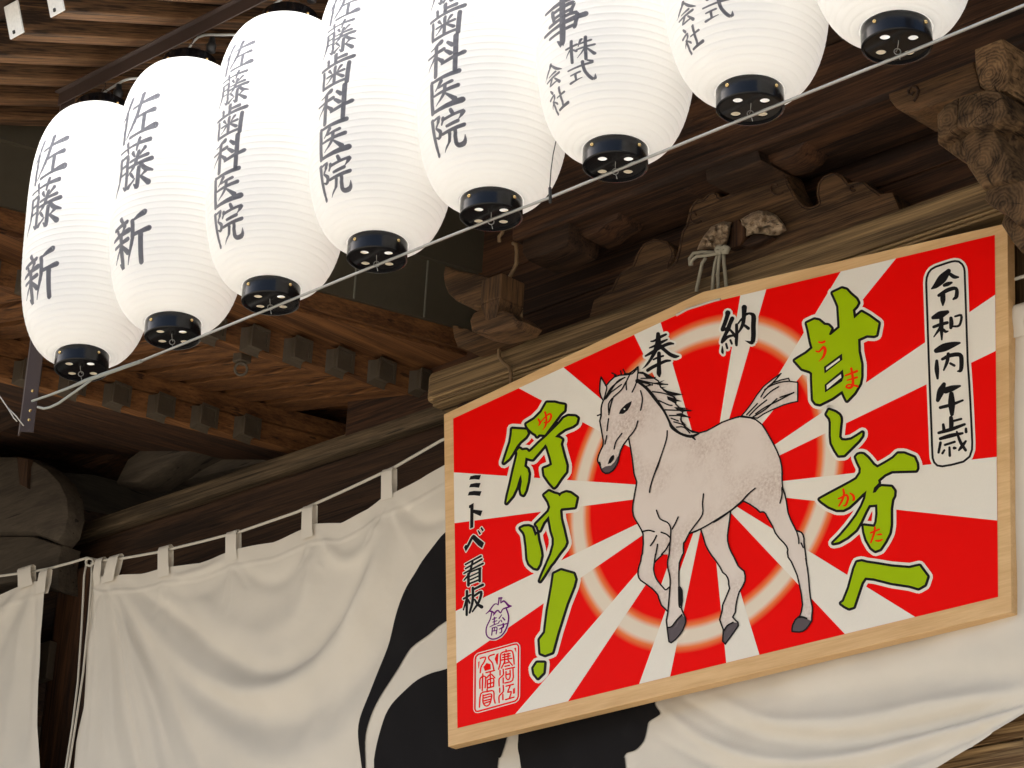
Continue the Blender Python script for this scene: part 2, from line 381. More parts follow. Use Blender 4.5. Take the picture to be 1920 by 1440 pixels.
# board under the beam, beam of the left bay
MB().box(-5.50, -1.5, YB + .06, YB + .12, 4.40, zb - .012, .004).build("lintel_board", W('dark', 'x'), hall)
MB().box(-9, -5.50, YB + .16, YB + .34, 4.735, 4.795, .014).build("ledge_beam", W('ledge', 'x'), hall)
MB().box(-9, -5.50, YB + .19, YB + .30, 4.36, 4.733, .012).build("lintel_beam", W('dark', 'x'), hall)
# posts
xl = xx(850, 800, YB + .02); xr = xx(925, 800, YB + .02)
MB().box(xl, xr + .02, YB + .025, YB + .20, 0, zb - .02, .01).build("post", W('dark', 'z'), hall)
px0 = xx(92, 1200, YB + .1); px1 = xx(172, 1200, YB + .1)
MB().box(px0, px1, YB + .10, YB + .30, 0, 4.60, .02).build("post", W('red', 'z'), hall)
MB().box(-3.62, -3.40, YB + .02, YB + .22, 0, 5.3, .02).build("post", W('grey', 'z'), hall)
# wall boards above the tie beam
mb = MB(); zc = zt - .02
for h in (.20, .17, .22, .2):
    mb.box(-6.2, -1.5, YB + .16, YB + .20, zc, zc + h - .003, .004); zc += h
mb.build("wall_board", W('red', 'x'), hall)
# eaves beam above
zk = zz(1400, 281, 5.0)
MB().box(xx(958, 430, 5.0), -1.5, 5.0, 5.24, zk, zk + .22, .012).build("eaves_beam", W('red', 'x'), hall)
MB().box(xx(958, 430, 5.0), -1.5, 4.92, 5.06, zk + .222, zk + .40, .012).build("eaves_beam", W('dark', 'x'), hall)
# rafters of the big eaves
zr = lambda y: 4.985 + (y - 3.30) * .385
SL = math.atan(.385); LR = 2.3 / math.cos(SL)
rb = MB().bar((0, 0, 0), (0, LR, 0), .060, .088); raf = rb.build("rafter", W('rafter', 'y'), hall)
raf.rotation_euler = (SL, 0, 0); raf.location = (0, 3.30, zr(3.30) + .0415)
x0r = at(26, 60, y=3.30).x
xs = [x0r - .004 + .165 * k for k in range(-4, 19)]
raf.location.x = xs[0]
pe = MB().bar((0, -.004, 0), (0, .001, 0), .056, .084, b=.002).build("painted_end", M['endpaint'], raf, world=False)
nh = MB().bar((-.006, -.0055, -.030), (-.006, -.0035, -.030), .009, .009, b=.002).build("nail_hole_shade", M['cable'], raf, world=False)  # black dot in place of a hole: its colour is the shade inside
for x in xs[1:]:
    c = copy_tree(raf, hall); c.location.x = x
mb = MB(); yc = 3.22
while yc < 5.6:
    mb.box(-7.2, -1.5, yc, yc + .148, 0, .018, .002)
    n0 = len(mb.v) - 0
    yc += .15
for i, v in enumerate(mb.v): mb.v[i] = (v[0], v[1], v[2] + zr(v[1]) + .092)
mb.build("roof_boarding", W('dark', 'x'), hall)
mb = MB(); mb.box(-7.2, -1.5, 3.36, 3.42, zr(3.39) + .086, zr(3.39) + .150, .006); mb.build("eaves_fascia", W('orange', 'x'), hall)
mb = MB().add([(-9.5, 3.285, zr(3.285) + .17), (-1.5, 3.285, zr(3.285) + .17), (-1.5, 8.5, zr(8.5) + .17), (-9.5, 8.5, zr(8.5) + .17), (-9.5, 3.285, zr(3.285) + .23), (-1.5, 3.285, zr(3.285) + .23), (-1.5, 8.5, zr(8.5) + .23), (-9.5, 8.5, zr(8.5) + .23)],
              [(3, 2, 1, 0), (4, 5, 6, 7), (0, 1, 5, 4), (1, 2, 6, 5), (2, 3, 7, 6), (3, 0, 4, 7)])
mb.build("roof", M['tile'], hall)
# dark inner hall
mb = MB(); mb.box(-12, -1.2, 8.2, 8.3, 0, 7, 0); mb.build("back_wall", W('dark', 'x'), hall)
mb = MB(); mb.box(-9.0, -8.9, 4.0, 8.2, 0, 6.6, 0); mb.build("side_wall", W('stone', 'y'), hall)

def carve(name, polypx, y, thick, mt, b=.006, parent=hall):
    P = [at(a, c, y=y) for a, c in polypx]
    return autosmooth(MB().prism(P, (0, thick, 0), b).build(name, mt, parent), 42)
# frog-leg strut
FROG = [(1100, 612), (1113, 562), (1145, 543), (1155, 522), (1165, 508), (1185, 497), (1192, 478), (1205, 457), (1225, 447), (1250, 452), (1262, 466), (1264, 480), (1258, 492), (1252, 500), (1264, 492),
        (1272, 463), (1278, 433), (1285, 422), (1292, 392), (1299, 380), (1307, 372), (1318, 371), (1327, 362), (1337, 358), (1346, 362), (1351, 370), (1408, 347), (1417, 328), (1428, 322), (1438, 325), (1443, 318), (1457, 312), (1468, 317), (1473, 325),
        (1477, 340), (1485, 355), (1495, 373), (1507, 385), (1516, 388), (1525, 386), (1534, 381), (1530, 363), (1533, 343), (1540, 333), (1547, 328), (1557, 324), (1567, 323), (1576, 327), (1583, 333), (1590, 343), (1605, 340), (1620, 340), (1633, 351), (1650, 363), (1673, 361), (1690, 400)]
carve("frog_leg_strut", FROG, YB + .03, .075, W('frog', 'x'), .005)
fl = []
for i in range(2, len(FROG) - 2):
    a = np.array(FROG[i - 1], float); b_ = np.array(FROG[i + 1], float); t_ = (b_ - a) / (np.hypot(*(b_ - a)) + 1e-9); fl.append((FROG[i][0] - t_[1] * 4.5, FROG[i][1] + t_[0] * 4.5))
mb = MB(); mb.tube([at(q[0], q[1], y=YB + .0285) for q in crom([p + (1,) for p in fl], 2)], .0016, 5); mb.build("incised_line", W('dark', 'x'), hall)
# carved scroll lines on the strut
for cx, cy, r0 in ((1455, 350, 17), (1303, 405, 15), (1598, 352, 7)):
    mb = MB()
    pts = [(cx + r0 * (1 - .13 * k) * math.cos(.7 + k * .75), cy + r0 * 1.0 * (1 - .13 * k) * math.sin(.7 + k * .75)) for k in range(8)]
    mb.tube([at(a, c, y=YB + .028) for a, c, *_ in crom([p + (1,) for p in pts], 3)], .0028, 5)
    mb.build("scroll_carving", W('dark', 'x'), hall)
def relief(name, poly, y, amp, mt, step=2.0, seed=0):
    xs_ = [p[0] for p in poly]; ys_ = [p[1] for p in poly]; pts = []
    E_ = [(np.array(poly[i]), np.array(poly[(i + 1) % len(poly)])) for i in range(len(poly))]
    def dist(p):
        return min(np.linalg.norm(a + (b - a) * np.clip(np.dot(p - a, b - a) / np.dot(b - a, b - a), 0, 1) - p) for a, b in E_)
    gx = np.arange(min(xs_), max(xs_), step); gy = np.arange(min(ys_), max(ys_), step)
    pts = [(a + (j % 2) * step / 2, b) for j, b in enumerate(gy) for a in gx]
    V, F = union([poly], pts); r2 = np.random.default_rng(seed)
    bl = [(r2.uniform(min(xs_), max(xs_)), r2.uniform(min(ys_), max(ys_)), r2.uniform(2.6, 6), r2.uniform(-.4, 1)) for _ in range(70)]
    out = []
    for a, b in V:
        dd = dist(np.array((a, b))); h = min(1, dd / 5) * .6
        for cx, cy, rr, s_ in bl:
            q = ((a - cx) ** 2 + (b - cy) ** 2) / rr ** 2
            if q < 1: h += s_ * (1 - q) ** .5 * .6 * min(1, dd / 2)
        out.append(at(a, b, y=y - amp * h))
    return mesh(name, out, [f[::-1] for f in F], mt, hall, smooth=True)
T = lambda p: tile(1240, 300, 6, p)
relief("peony_carving", T([(480, 850), (560, 750), (700, 690), (790, 700), (765, 850), (740, 950), (640, 1010), (540, 1000), (400, 1010), (430, 930)]), YB + .018, .034, W('peony', 'x'), seed=3)
relief("peony_carving", T([(890, 670), (1000, 600), (1090, 570), (1190, 575), (1300, 620), (1380, 720), (1410, 790), (1320, 845), (1220, 850), (1150, 835), (1040, 830), (940, 870), (950, 780), (900, 730)]), YB + .018, .034, W('peony', 'x'), seed=5)
carve("carved_leaf", T([(800, 690), (860, 660), (930, 740), (930, 850), (880, 960), (760, 1000), (770, 850)]), YB + .005, .03, W('red', 'z'), .006)
carve("carved_leaf", T([(880, 960), (960, 880), (1060, 825), (1160, 840), (1230, 860), (1100, 930), (980, 980)]), YB + .005, .03, W('red', 'x'), .006)
# bracket blocks and nosings under the eaves beam
def bnose(px, y, th, mt, nm="bracket_nosing", b=.006): return carve(nm, px, y, th, mt, b)
T = lambda p: tile(1600, 60, 6, p)
bnose(T([(385, 690), (800, 540), (1340, 330), (1430, 640), (1150, 740), (930, 800), (860, 850), (800, 840), (720, 890), (620, 905), (540, 890), (470, 850), (400, 760)]), 4.98, .14, W('frog', 'x'))
mb = MB(); mb.tube([at(a, c, y=4.978) for a, c in T([(680, 780), (720, 720), (735, 660), (710, 615), (660, 610), (620, 650), (625, 700), (660, 705), (680, 670)])], .0035, 6); mb.build("scroll_carving", W('dark', 'x'), hall)
T = lambda p: tile(1280, 0, 3, p)
bnose(T([(120, 910), (410, 795), (440, 900), (420, 915), (130, 1020)]), 5.02, .12, W('dark', 'x'), "bracket_block")
bnose(T([(440, 790), (700, 655), (775, 665), (745, 760), (690, 790), (650, 850), (590, 890), (500, 915), (445, 905)]), 5.06, .10, W('red', 'x'))
bnose(T([(-110, 1010), (40, 935), (130, 920), (120, 1010), (60, 1020), (10, 1060), (-40, 1060)]), 5.06, .1, W('red', 'x'))
T = lambda p: tile(880, 380, 6, p)
bnose(T([(600, 380), (1130, 165), (1120, 400), (1090, 480), (850, 590), (640, 640), (590, 560)]), 5.02, .12, W('dark', 'x'), "bracket_block")
bnose(T([(1210, 200), (1720, -10), (1700, 90), (1650, 180), (1550, 230), (1430, 330), (1290, 390), (1215, 330)]), 5.06, .10, W('red', 'x'))
# left bracket group on the post
T = lambda p: tile(560, 400, 3, p)
bnose(T([(820, 290), (808, 340), (815, 400), (835, 450), (880, 490), (940, 520), (1020, 530), (1040, 520), (1040, 400), (1090, 370), (1040, 345), (900, 320)]), 4.92, .07, W('frog', 'x'), b=.01)
bnose(T([(965, 660), (955, 600), (975, 560), (1030, 520), (1140, 540), (1200, 560), (1240, 600), (1210, 640), (1140, 660), (1060, 680)]), 4.90, .09, W('frog', 'x'), b=.012)
bnose(T([(865, 630), (890, 632), (900, 650), (950, 650), (965, 665), (1060, 690), (1130, 665), (1000, 715), (895, 750), (875, 700)]), 5.0, .1, W('frog', 'x'), b=.008)
xa = xx(905, 560, 4.90); xb = xa + .080; z0 = zz(942, 573, 4.9); z1 = zz(920, 530, 4.9) + .01
mb = MB(); mb.box(xa, xb, 4.89, 4.985, z0 + .022, z1 + .004, .006)
mb.add([(xa + .02, 4.90, z0 - .03), (xb - .02, 4.90, z0 - .03), (xb - .02, 4.97, z0 - .03), (xa + .02, 4.97, z0 - .03), (xa + .002, 4.892, z0 + .020), (xb - .002, 4.892, z0 + .020), (xb - .002, 4.983, z0 + .020), (xa + .002, 4.983, z0 + .020)],
       [(3, 2, 1, 0), (0, 1, 5, 4), (1, 2, 6, 5), (2, 3, 7, 6), (3, 0, 4, 7)])
mb.build("bracket_block", W('frog', 'z'), hall)

def endgrain(base, cx, cz):
    """weathered timber with growth rings round the heart at (cx, cz) and radial drying cracks"""
    k = 1.9 if 'grey' in base.name else (1.25 if 'carve' in base.name else 1.0)
    m = bpy.data.materials.new("end_grain"); m.use_nodes = True; n = m.node_tree.nodes; l = m.node_tree.links; b = n["Principled BSDF"]; b.inputs["Roughness"].default_value = .8; b.inputs["Specular IOR Level"].default_value = .25
    tc = n.new("ShaderNodeTexCoord"); mp = n.new("ShaderNodeMapping"); mp.inputs["Location"].default_value = (-cx, 0, -cz); l.new(tc.outputs["Object"], mp.inputs["Vector"])
    wv = n.new("ShaderNodeTexWave"); wv.wave_type = 'RINGS'; wv.rings_direction = 'Y'; wv.inputs["Scale"].default_value = 34; wv.inputs["Distortion"].default_value = 9; wv.inputs["Detail"].default_value = 3; wv.inputs["Detail Scale"].default_value = 1.2; l.new(mp.outputs[0], wv.inputs["Vector"])
    gr = n.new("ShaderNodeTexGradient"); gr.gradient_type = 'RADIAL'; sw = n.new("ShaderNodeSeparateXYZ"); cb = n.new("ShaderNodeCombineXYZ"); l.new(mp.outputs[0], sw.inputs[0]); l.new(sw.outputs[0], cb.inputs[0]); l.new(sw.outputs[2], cb.inputs[1]); l.new(cb.outputs[0], gr.inputs[0])
    cw = n.new("ShaderNodeCombineXYZ"); l.new(gr.outputs[1], cw.inputs[0]); sc_ = n.new("ShaderNodeVectorMath"); sc_.operation = 'SCALE'; sc_.inputs["Scale"].default_value = 30; l.new(cw.outputs[0], sc_.inputs[0])
    ad = n.new("ShaderNodeVectorMath"); ad.operation = 'ADD'; vs_ = n.new("ShaderNodeVectorMath"); vs_.operation = 'SCALE'; vs_.inputs["Scale"].default_value = 14; l.new(mp.outputs[0], vs_.inputs[0]); l.new(sc_.outputs[0], ad.inputs[0]); l.new(vs_.outputs[0], ad.inputs[1])
    ck = n.new("ShaderNodeTexNoise"); ck.inputs["Scale"].default_value = 1; ck.inputs["Detail"].default_value = 2; l.new(ad.outputs[0], ck.inputs["Vector"])
    cm = n.new("ShaderNodeMapRange"); cm.inputs[1].default_value = .62; cm.inputs[2].default_value = .70; cm.inputs[3].default_value = 1; cm.inputs[4].default_value = .2; l.new(ck.outputs[0], cm.inputs[0])
    nz = n.new("ShaderNodeTexNoise"); nz.inputs["Scale"].default_value = 30; nz.inputs["Detail"].default_value = 6; l.new(tc.outputs["Object"], nz.inputs["Vector"])
    mx = n.new("ShaderNodeMath"); mx.operation = 'MULTIPLY_ADD'; mx.inputs[1].default_value = .16; l.new(wv.outputs[1], mx.inputs[0]); l.new(nz.outputs[0], mx.inputs[2])
    cr = n.new("ShaderNodeValToRGB"); cr.color_ramp.elements[0].position = .36; cr.color_ramp.elements[1].position = .86
    cr.color_ramp.elements[0].color = (.016 * k, .008 * k, .0035 * k, 1); cr.color_ramp.elements[1].color = (.17 * k, .10 * k, .047 * k, 1); l.new(mx.outputs[0], cr.inputs[0])
    mu = n.new("ShaderNodeMix"); mu.data_type = 'RGBA'; mu.blend_type = 'MULTIPLY'; mu.inputs[0].default_value = 1; l.new(cr.outputs[0], mu.inputs[6]); l.new(cm.outputs[0], mu.inputs[7]); l.new(mu.outputs[2], b.inputs["Base Color"])
    bp = n.new("ShaderNodeBump"); bp.inputs["Strength"].default_value = .7; bp.inputs["Distance"].default_value = .005; l.new(mx.outputs[0], bp.inputs["Height"]); l.new(bp.outputs[0], b.inputs["Normal"])
    return m
# right corner: weathered beam noses
def nose(name, poly_xz, y0, y1, mt, b=.01, rough=0, taper=0):
    P = [Vector((x, y0, z)) for x, z in poly_xz]
    cx = sum(p.x for p in P) / len(P) + random.uniform(-.01, .01); cz = sum(p.z for p in P) / len(P) + random.uniform(-.015, .01)
    o = autosmooth(MB().prism(P, (0, y1 - y0, 0), b).build(name, endgrain(mt, cx, cz), hall), 42)
    return o
def pz(pts, y): return [(at(a, c, y=y).x, at(a, c, y=y).z) for a, c in pts]
YN = 4.72
nose("beam_nose", pz([(1826, 92), (1878, 71), (1890, 112), (1888, 172), (1850, 172), (1836, 160), (1828, 130)], YN), YN, 5.3, W('grey', 'y'), .006)
nose("beam_nose", pz([(1796, 181), (1815, 176), (1850, 166), (1876, 172), (1890, 214), (1882, 222), (1838, 238), (1792, 238)], YN - .03), YN - .03, 5.3, W('nose', 'y'), .008)
nose("beam_nose", pz([(1755, 215), (1770, 196), (1796, 181), (1794, 240), (1756, 266)], YN), YN, 5.0, W('nose', 'z'), .008)
nose("beam_nose", pz([(1756, 268), (1794, 240), (1822, 232), (1850, 236), (1898, 246), (1880, 300), (1800, 300)], YN + .04), YN + .04, 5.2, W('dark', 'y'), .008)
nose("beam_nose", pz([(1800, 262), (1822, 240), (1862, 240), (1892, 300), (1900, 335), (1855, 345), (1838, 352), (1810, 310)], YN - .0), YN - .0, 5.2, W('nose', 'y'), .012)
nose("beam_nose", pz([(1842, 372), (1848, 352), (1870, 340), (1898, 330), (1930, 340), (1940, 400), (1905, 420), (1880, 398), (1856, 386)], YN + .02), YN + .02, 5.2, W('nose', 'z'), .012)
nose("beam_nose", pz([(1874, 420), (1880, 398), (1900, 388), (1940, 380), (1950, 455), (1910, 470), (1892, 448)], YN + .06), YN + .06, 5.2, W('nose', 'y'), .012)
MB().box(xx(1880, 120, YN) + .03, -3.0, 4.86, 5.3, zz(1880, 250, 4.86), 6.2, .01).build("corner_bracket", W('grey', 'y'), hall)

# side wing: eave running inwards at the left
ZW = zz(800, 715, 5.25)             # level of the tips of the flying rafters
fa = at(800, 715, y=5.25); fb = at(430, 620, z=ZW); dirw = Vector((fb.x - fa.x, fb.y - fa.y, 0)); dirw.normalize()
def capm():
    """square sheet-metal shoe with waisted sides and a framed end"""
    mb = MB(); h = .033; prof = [(-.040, .036), (-.032, .030), (-.020, .0245), (-.006, .0245), (.004, .028), (.012, .033)]
    vs = []; fs = []
    for x, r_ in prof:
        vs += [(x, -r_, -h * (r_ / .029)), (x, r_, -h * (r_ / .029)), (x, r_, h), (x, -r_, h)]
    for i in range(len(prof) - 1):
        for k in range(4): fs.append((i * 4 + k, i * 4 + (k + 1) % 4, (i + 1) * 4 + (k + 1) % 4, (i + 1) * 4 + k))
    fs.append((3, 2, 1, 0)); n = len(vs); L = (len(prof) - 1) * 4
    for s_, dx in ((.72, 0), (.70, -.006)): vs += [(.012 + dx, (-1 if k in (0, 3) else 1) * .033 * s_, (-1 if k < 2 else 1) * h * s_) for k in range(4)]
    for k in range(4):
        fs.append((L + k, L + (k + 1) % 4, n + (k + 1) % 4, n + k)); fs.append((n + k, n + (k + 1) % 4, n + 4 + (k + 1) % 4, n + 4 + k))
    fs.append((n + 4, n + 5, n + 6, n + 7)); mb.add(vs, fs); return mb
def rafter_row(p0, dirn, step, n, back, rise, start=0):
    root = None
    for k in range(start, n):
        loc = p0 + dirn * (step * k)
        if root is None:
            mb = MB().bar((-.05, 0, -.004), (-back, 0, rise),  .088, .040); root = mb.build("eave_rafter", W('orange', 'x'), hall)
            root.matrix_parent_inverse = hall.matrix_basis.inverted(); root.location = loc
            cp = capm().build("metal_cap", M['patina'], root, world=False)
        else:
            c = root.copy(); COL.objects.link(c); c.location = loc; c2 = cp.copy(); COL.objects.link(c2); c2.parent = c
    return root
stepw = (at(800, 715, y=5.25) - at(430, 620, z=ZW)).length / 4.35
rafter_row(Vector((fa.x, fa.y, ZW)), dirw, stepw * .93, 14, 1.0, .16)
ZL = zz(470, 800, 5.15); ga = at(470, 800, y=5.15); gb = at(70, 700, z=ZL); dirl = Vector((gb.x - ga.x, gb.y - ga.y, 0)); dirl.normalize()
rafter_row(Vector((ga.x, ga.y, ZL)), dirl, (gb - ga).length / 4.85, 12, .12, .03)
# soffits, edge boards and copper fascia of the wing
def wpt(x_off, t, z): p = Vector((fa.x, fa.y, 0)) + dirw * t; return Vector((p.x + x_off, p.y, z))
def wslab(name, x0, x1, z0, z1, mt, t0=-.5, t1=2.2, b=0):
    vs = [wpt(x, t, z) for t in (t0, t1) for x, z in ((x0, z0), (x1, z0), (x1, z1), (x0, z1))]
    return mesh(name, vs, [(3, 2, 1, 0), (4, 5, 6, 7), (0, 1, 5, 4), (1, 2, 6, 5), (2, 3, 7, 6), (3, 0, 4, 7)], mt, hall)
zkay = zz(850, 615, 5.2)
wslab("eave_board", -.10, .155, ZW + .045, zkay - .058, W('orange', 'y'))
wslab("eave_board", .04, .172, zkay - .056, zkay, W('orange', 'y'))
def wslope(name, x0, z0, x1, z1, th, mt, t0=-.5, t1=2.2):
    vs = [wpt(x, t, z) for t in (t0, t1) for x, z in ((x0, z0), (x1, z1), (x1, z1 + th), (x0, z0 + th))]
    return mesh(name, vs, [(0, 1, 2, 3), (7, 6, 5, 4), (4, 5, 1, 0), (5, 6, 2, 1), (6, 7, 3, 2), (7, 4, 0, 3)], mt, hall)
wslope("eave_soffit", -.105, ZW + .042, -2.6, ZW + .042 + .40, .02, W('orange', 'x'))
def lpt(x_off, t, z): p = Vector((ga.x, ga.y, 0)) + dirl * t; return Vector((p.x + x_off, p.y, z))
def lslope(name, x0, z0, x1, z1, th, mt, t0=-.5, t1=1.9):
    vs = [lpt(x, t, z) for t in (t0, t1) for x, z in ((x0, z0), (x1, z1), (x1, z1 + th), (x0, z0 + th))]
    return mesh(name, vs, [(0, 1, 2, 3), (7, 6, 5, 4), (4, 5, 1, 0), (5, 6, 2, 1), (6, 7, 3, 2), (7, 4, 0, 3)], mt, hall)
lslope("tip_board", -.030, ZL - .028, -.075, ZL - .028, .066, W('orange', 'y'))
lslope("edge_beam", -.02, ZL + .042, -.10, ZL + .042, .055, W('orange', 'y'))
lslope("base_soffit", -.08, ZL - .020, -1.9, ZL + .42, .02, W('red', 'y'))
wslab("tip_board", -.075, -.030, ZW - .026, ZW + .048, W('orange', 'y'))
wslab("copper_fascia", .10, .182, zkay + .002, zkay + .30, M['copper'])
wslab("copper_fascia", .02, .20, zkay + .19, zkay + .42, M['copper'])
for k in range(9):
    p = wpt(.1845, -.30 + .23 * k, 0)
    MB().bar((p.x, p.y, zkay + .004), (p.x, p.y, zkay + .188), .004, .004, up=Vector((0, 1, 0)), b=0).build("panel_seam", M['seam'], hall)
wslab("wing_wall", -2.75, -2.6, 4.35, ZL + .3, W('dark', 'y'), -.8, 2.2)
# grey cloud-shaped bracket arms and beam ends under the wing
carve("cloud_bracket", [(215, 905), (225, 885), (238, 860), (262, 843), (258, 815), (276, 800), (300, 780), (330, 780), (450, 790), (470, 800), (440, 812), (400, 822), (360, 845), (330, 860), (300, 880), (260, 905)], 5.33, .12, W('stone', 'x'), .012)
carve("cloud_bracket", [(330, 905), (340, 868), (352, 842), (380, 822), (430, 815), (520, 800), (560, 790), (560, 840), (480, 870)], 5.45, .1, W('stone', 'x'), .01)
carve("beam_end", [(-160, 1030), (-160, 850), (30, 852), (58, 858), (86, 875), (110, 900), (124, 930), (127, 965), (118, 1000), (104, 1018), (60, 1000), (0, 1000)], 5.10, .07, W('stone', 'x'), .03)
carve("beam_end", [(-160, 1130), (-160, 1002), (0, 1004), (60, 1004), (115, 1022), (108, 1060), (110, 1108), (60, 1096), (20, 1092)], 5.12, .08, W('stone', 'x'), .014)
carve("slot_shade", [(31, 856), (52, 860), (50, 915), (36, 908)], 5.085, .03, W('dark', 'z'), .003)  # dark wood piece standing in for the shade inside the beam end's slot
carve("side_beam", [(-160, 800), (60, 770), (130, 806), (230, 815), (225, 850), (170, 880), (90, 860), (-160, 846)], 5.38, .2, W('red', 'x'), .01)
MB().box(-9, -7.05, 4.7, 4.82, 5.15, 5.65, .01).build("side_beam", W('stone', 'x'), hall)
MB().box(-9, -6.98, 4.75, 4.86, 4.98, 5.14, .01).build("side_beam", W('dark', 'x'), hall)
# iron ring on a plate under the wing eave
c0 = at(452, 692, z=ZW - .06); mb = MB()
mb.tube([c0 + CR * (.018 * math.cos(a)) + CU * (.018 * math.sin(a)) for a in np.linspace(0, 2 * math.pi, 20, endpoint=False)], .0042, 6, True)
mb.box(c0.x - .02, c0.x + .02, c0.y - .02, c0.y + .02, c0.z + .020, c0.z + .075, .003); mb.build("iron_ring", M['patina'], hall)
# plank wall low at the right
mb = MB()
for k in range(14): mb.box(-4.4, -1.5, 5.125 - .002 * (k % 2), 5.16, 2.4 + .14 * k, 2.4 + .14 * k + .137, .003)
mb.build("plank_wall", W('lowwall', 'x'), hall)
MB().box(px1, -3.75, 5.60, 5.66, 0, 4.5, 0).build("inner_wall", W('dark', 'z'), hall)
mb = MB(); mb.box(px0 - .02, px0 + .05, YB + .07, YB + .1, zz(95, 1250, YB), zz(95, 1180, YB), .004); mb.build("iron_plate", M['patina'], hall)

# ------------------------------------------------------------------ paper lanterns
RL, RCAP, ZB0, HB = .166, .066, .038, .684     # body radius, cap radius, body base, body height
HTOT = ZB0 + HB + .038
def prof_tables():
    t = np.linspace(-1, 1, 3001); s = np.abs(t)
    r = RCAP + .003 + (RL - RCAP - .003) * np.clip(1 - s ** 3.3, 0, 1) ** .5
    z = ZB0 + HB * (t + 1) / 2
    # steepen the shoulders into an even arc length
    L = np.concatenate([[0], np.cumsum(np.hypot(np.diff(z), np.diff(r)))]); L /= L[-1]
    NR = 46; k = np.linspace(0, 1, NR * 8 + 1)
    zz_ = np.interp(k, L, z); rr = np.interp(k, L, r); sn = np.abs(np.sin(np.pi * NR * k)); ph = np.minimum(1, sn * 2.0) * .75 + .25 * sn
    dz = np.gradient(zz_, k); dr = np.gradient(rr, k); nn = np.hypot(dz, dr)
    rr2 = rr + .0013 * (ph - 1) * dz / nn; z2 = zz_ - .0013 * (ph - 1) * dr / nn
    return z2, rr2
PZ, PR = prof_tables()
def rz(z):
    o = np.argsort(PZ); return float(np.interp(z, PZ[o], PR[o]))
ST = {}
def S(txt): return [[tuple(float(q) for q in p.split(',')) for p in st.split()] for st in txt.split(';')]
KANJI = {
'sa': S("30,4,9 20,32,8 4,56,2;22,34,8 21,62,8 20,97,7;40,29,6 65,23,6 96,16,10;62,3,9 55,40,8 44,66,7 27,92,2;54,53,6 75,48,6 93,45,9;72,50,8 71,87,7;40,92,7 70,87,6 98,80,11"),
'fuji': S("14,16,5 50,12,5 90,8,8;35,3,7 38,23,5;66,1,7 60,22,5;18,32,8 17,65,7 4,99,2;18,32,5 38,29,6 38,36,8 38,60,7 37,93,7 29,88,3;20,48,5 37,46,5;20,63,5 37,61,5;51,26,7 56,34,5;80,22,7 70,33,4;46,43,5 87,37,7;42,54,5 96,47,8;66,27,7 58,52,7 41,70,2;70,50,6 83,64,8 99,70,4;68,60,8 67,97,8 59,91,3;50,69,6 57,77,4;44,93,7 60,80,3;87,67,7 75,78,3;74,78,5 92,93,9"),
'shin': S("28,3,8 33,11,7;9,20,6 46,14,8;17,24,6 22,33,6;40,20,8 33,33,5;3,39,6 51,32,9;7,55,6 48,49,8;28,38,9 27,96,9 19,90,3;26,58,7 3,85,2;32,60,6 46,74,9;87,4,10 58,17,4;60,16,8 60,50,8 44,97,2;60,45,6 98,38,9;80,42,9 79,99,9"),
'shi': S("50,1,9 50,28,8;52,14,6 79,11,8;27,12,8 29,30,7;5,33,7 50,28,7 97,21,10;14,43,8 15,92,8;15,91,7 84,85,7;87,37,9 84,95,9;26,61,6 75,55,7;50,38,8 49,82,8;33,44,8 40,53,4;67,40,8 58,52,4;46,61,6 26,80,3;54,60,5 73,74,8"),
'ka': S("42,5,10 12,18,4;3,37,6 49,29,9;28,14,9 27,98,9;27,38,7 3,72,2;30,45,5 46,62,9;59,13,7 71,25,9;55,36,7 68,48,9;45,69,7 99,54,10;80,1,10 79,99,9"),
'i': S("12,10,7 88,3,10;43,17,9 27,37,3;36,31,6 71,26,8;21,49,6 86,42,9;54,31,8 50,54,8 27,78,2;56,55,5 78,76,10;14,9,9 14,93,9;14,92,8 95,84,12"),
'in': S("8,13,5 32,8,7 30,16,8 20,34,5;20,34,5 32,48,9 25,60,7 16,56,3;10,10,9 10,99,8;66,1,8 71,12,8;44,16,8 39,31,5;44,20,6 92,12,7 97,14,9 86,29,3;52,39,6 83,34,8;37,55,6 97,47,9;58,54,8 54,76,7 33,98,2;74,52,8 72,84,9 80,93,9 95,89,9 98,72,2"),
'ji': S("6,15,6 94,7,10;26,24,8 30,42,7;28,26,6 73,21,7 70,38,7;30,38,5 70,34,6;18,50,6 79,44,7 77,74,7;2,62,6 98,53,9;18,75,6 79,69,6;51,0,10 50,95,10 38,90,3"),
'kabu': S("4,32,6 43,26,8;24,3,9 23,98,9;23,34,7 2,70,2;26,42,5 41,55,8;58,8,9 47,35,3;53,27,6 89,20,8;43,49,6 99,42,9;72,1,9 71,98,9;70,50,7 43,86,2;74,50,5 99,82,10"),
'shiki': S("5,29,6 90,18,9;13,55,6 47,49,8;30,53,8 29,80,7;8,89,9 52,76,4;58,3,9 64,50,9 84,89,10 97,92,9 98,72,2;76,3,7 90,12,9"),
'kai': S("50,3,10 30,30,8 3,52,2;52,7,6 74,32,9 99,47,4;31,49,6 69,44,8;14,66,6 86,57,9;46,66,8 29,87,7 71,84,7;62,70,6 82,94,10"),
'sha': S("24,3,8 33,15,9;5,33,6 40,26,7 26,48,7 3,68,2;24,48,9 23,98,9;30,51,5 43,63,8;52,43,6 93,37,8;72,9,9 71,87,9;43,91,7 99,83,10"),
}
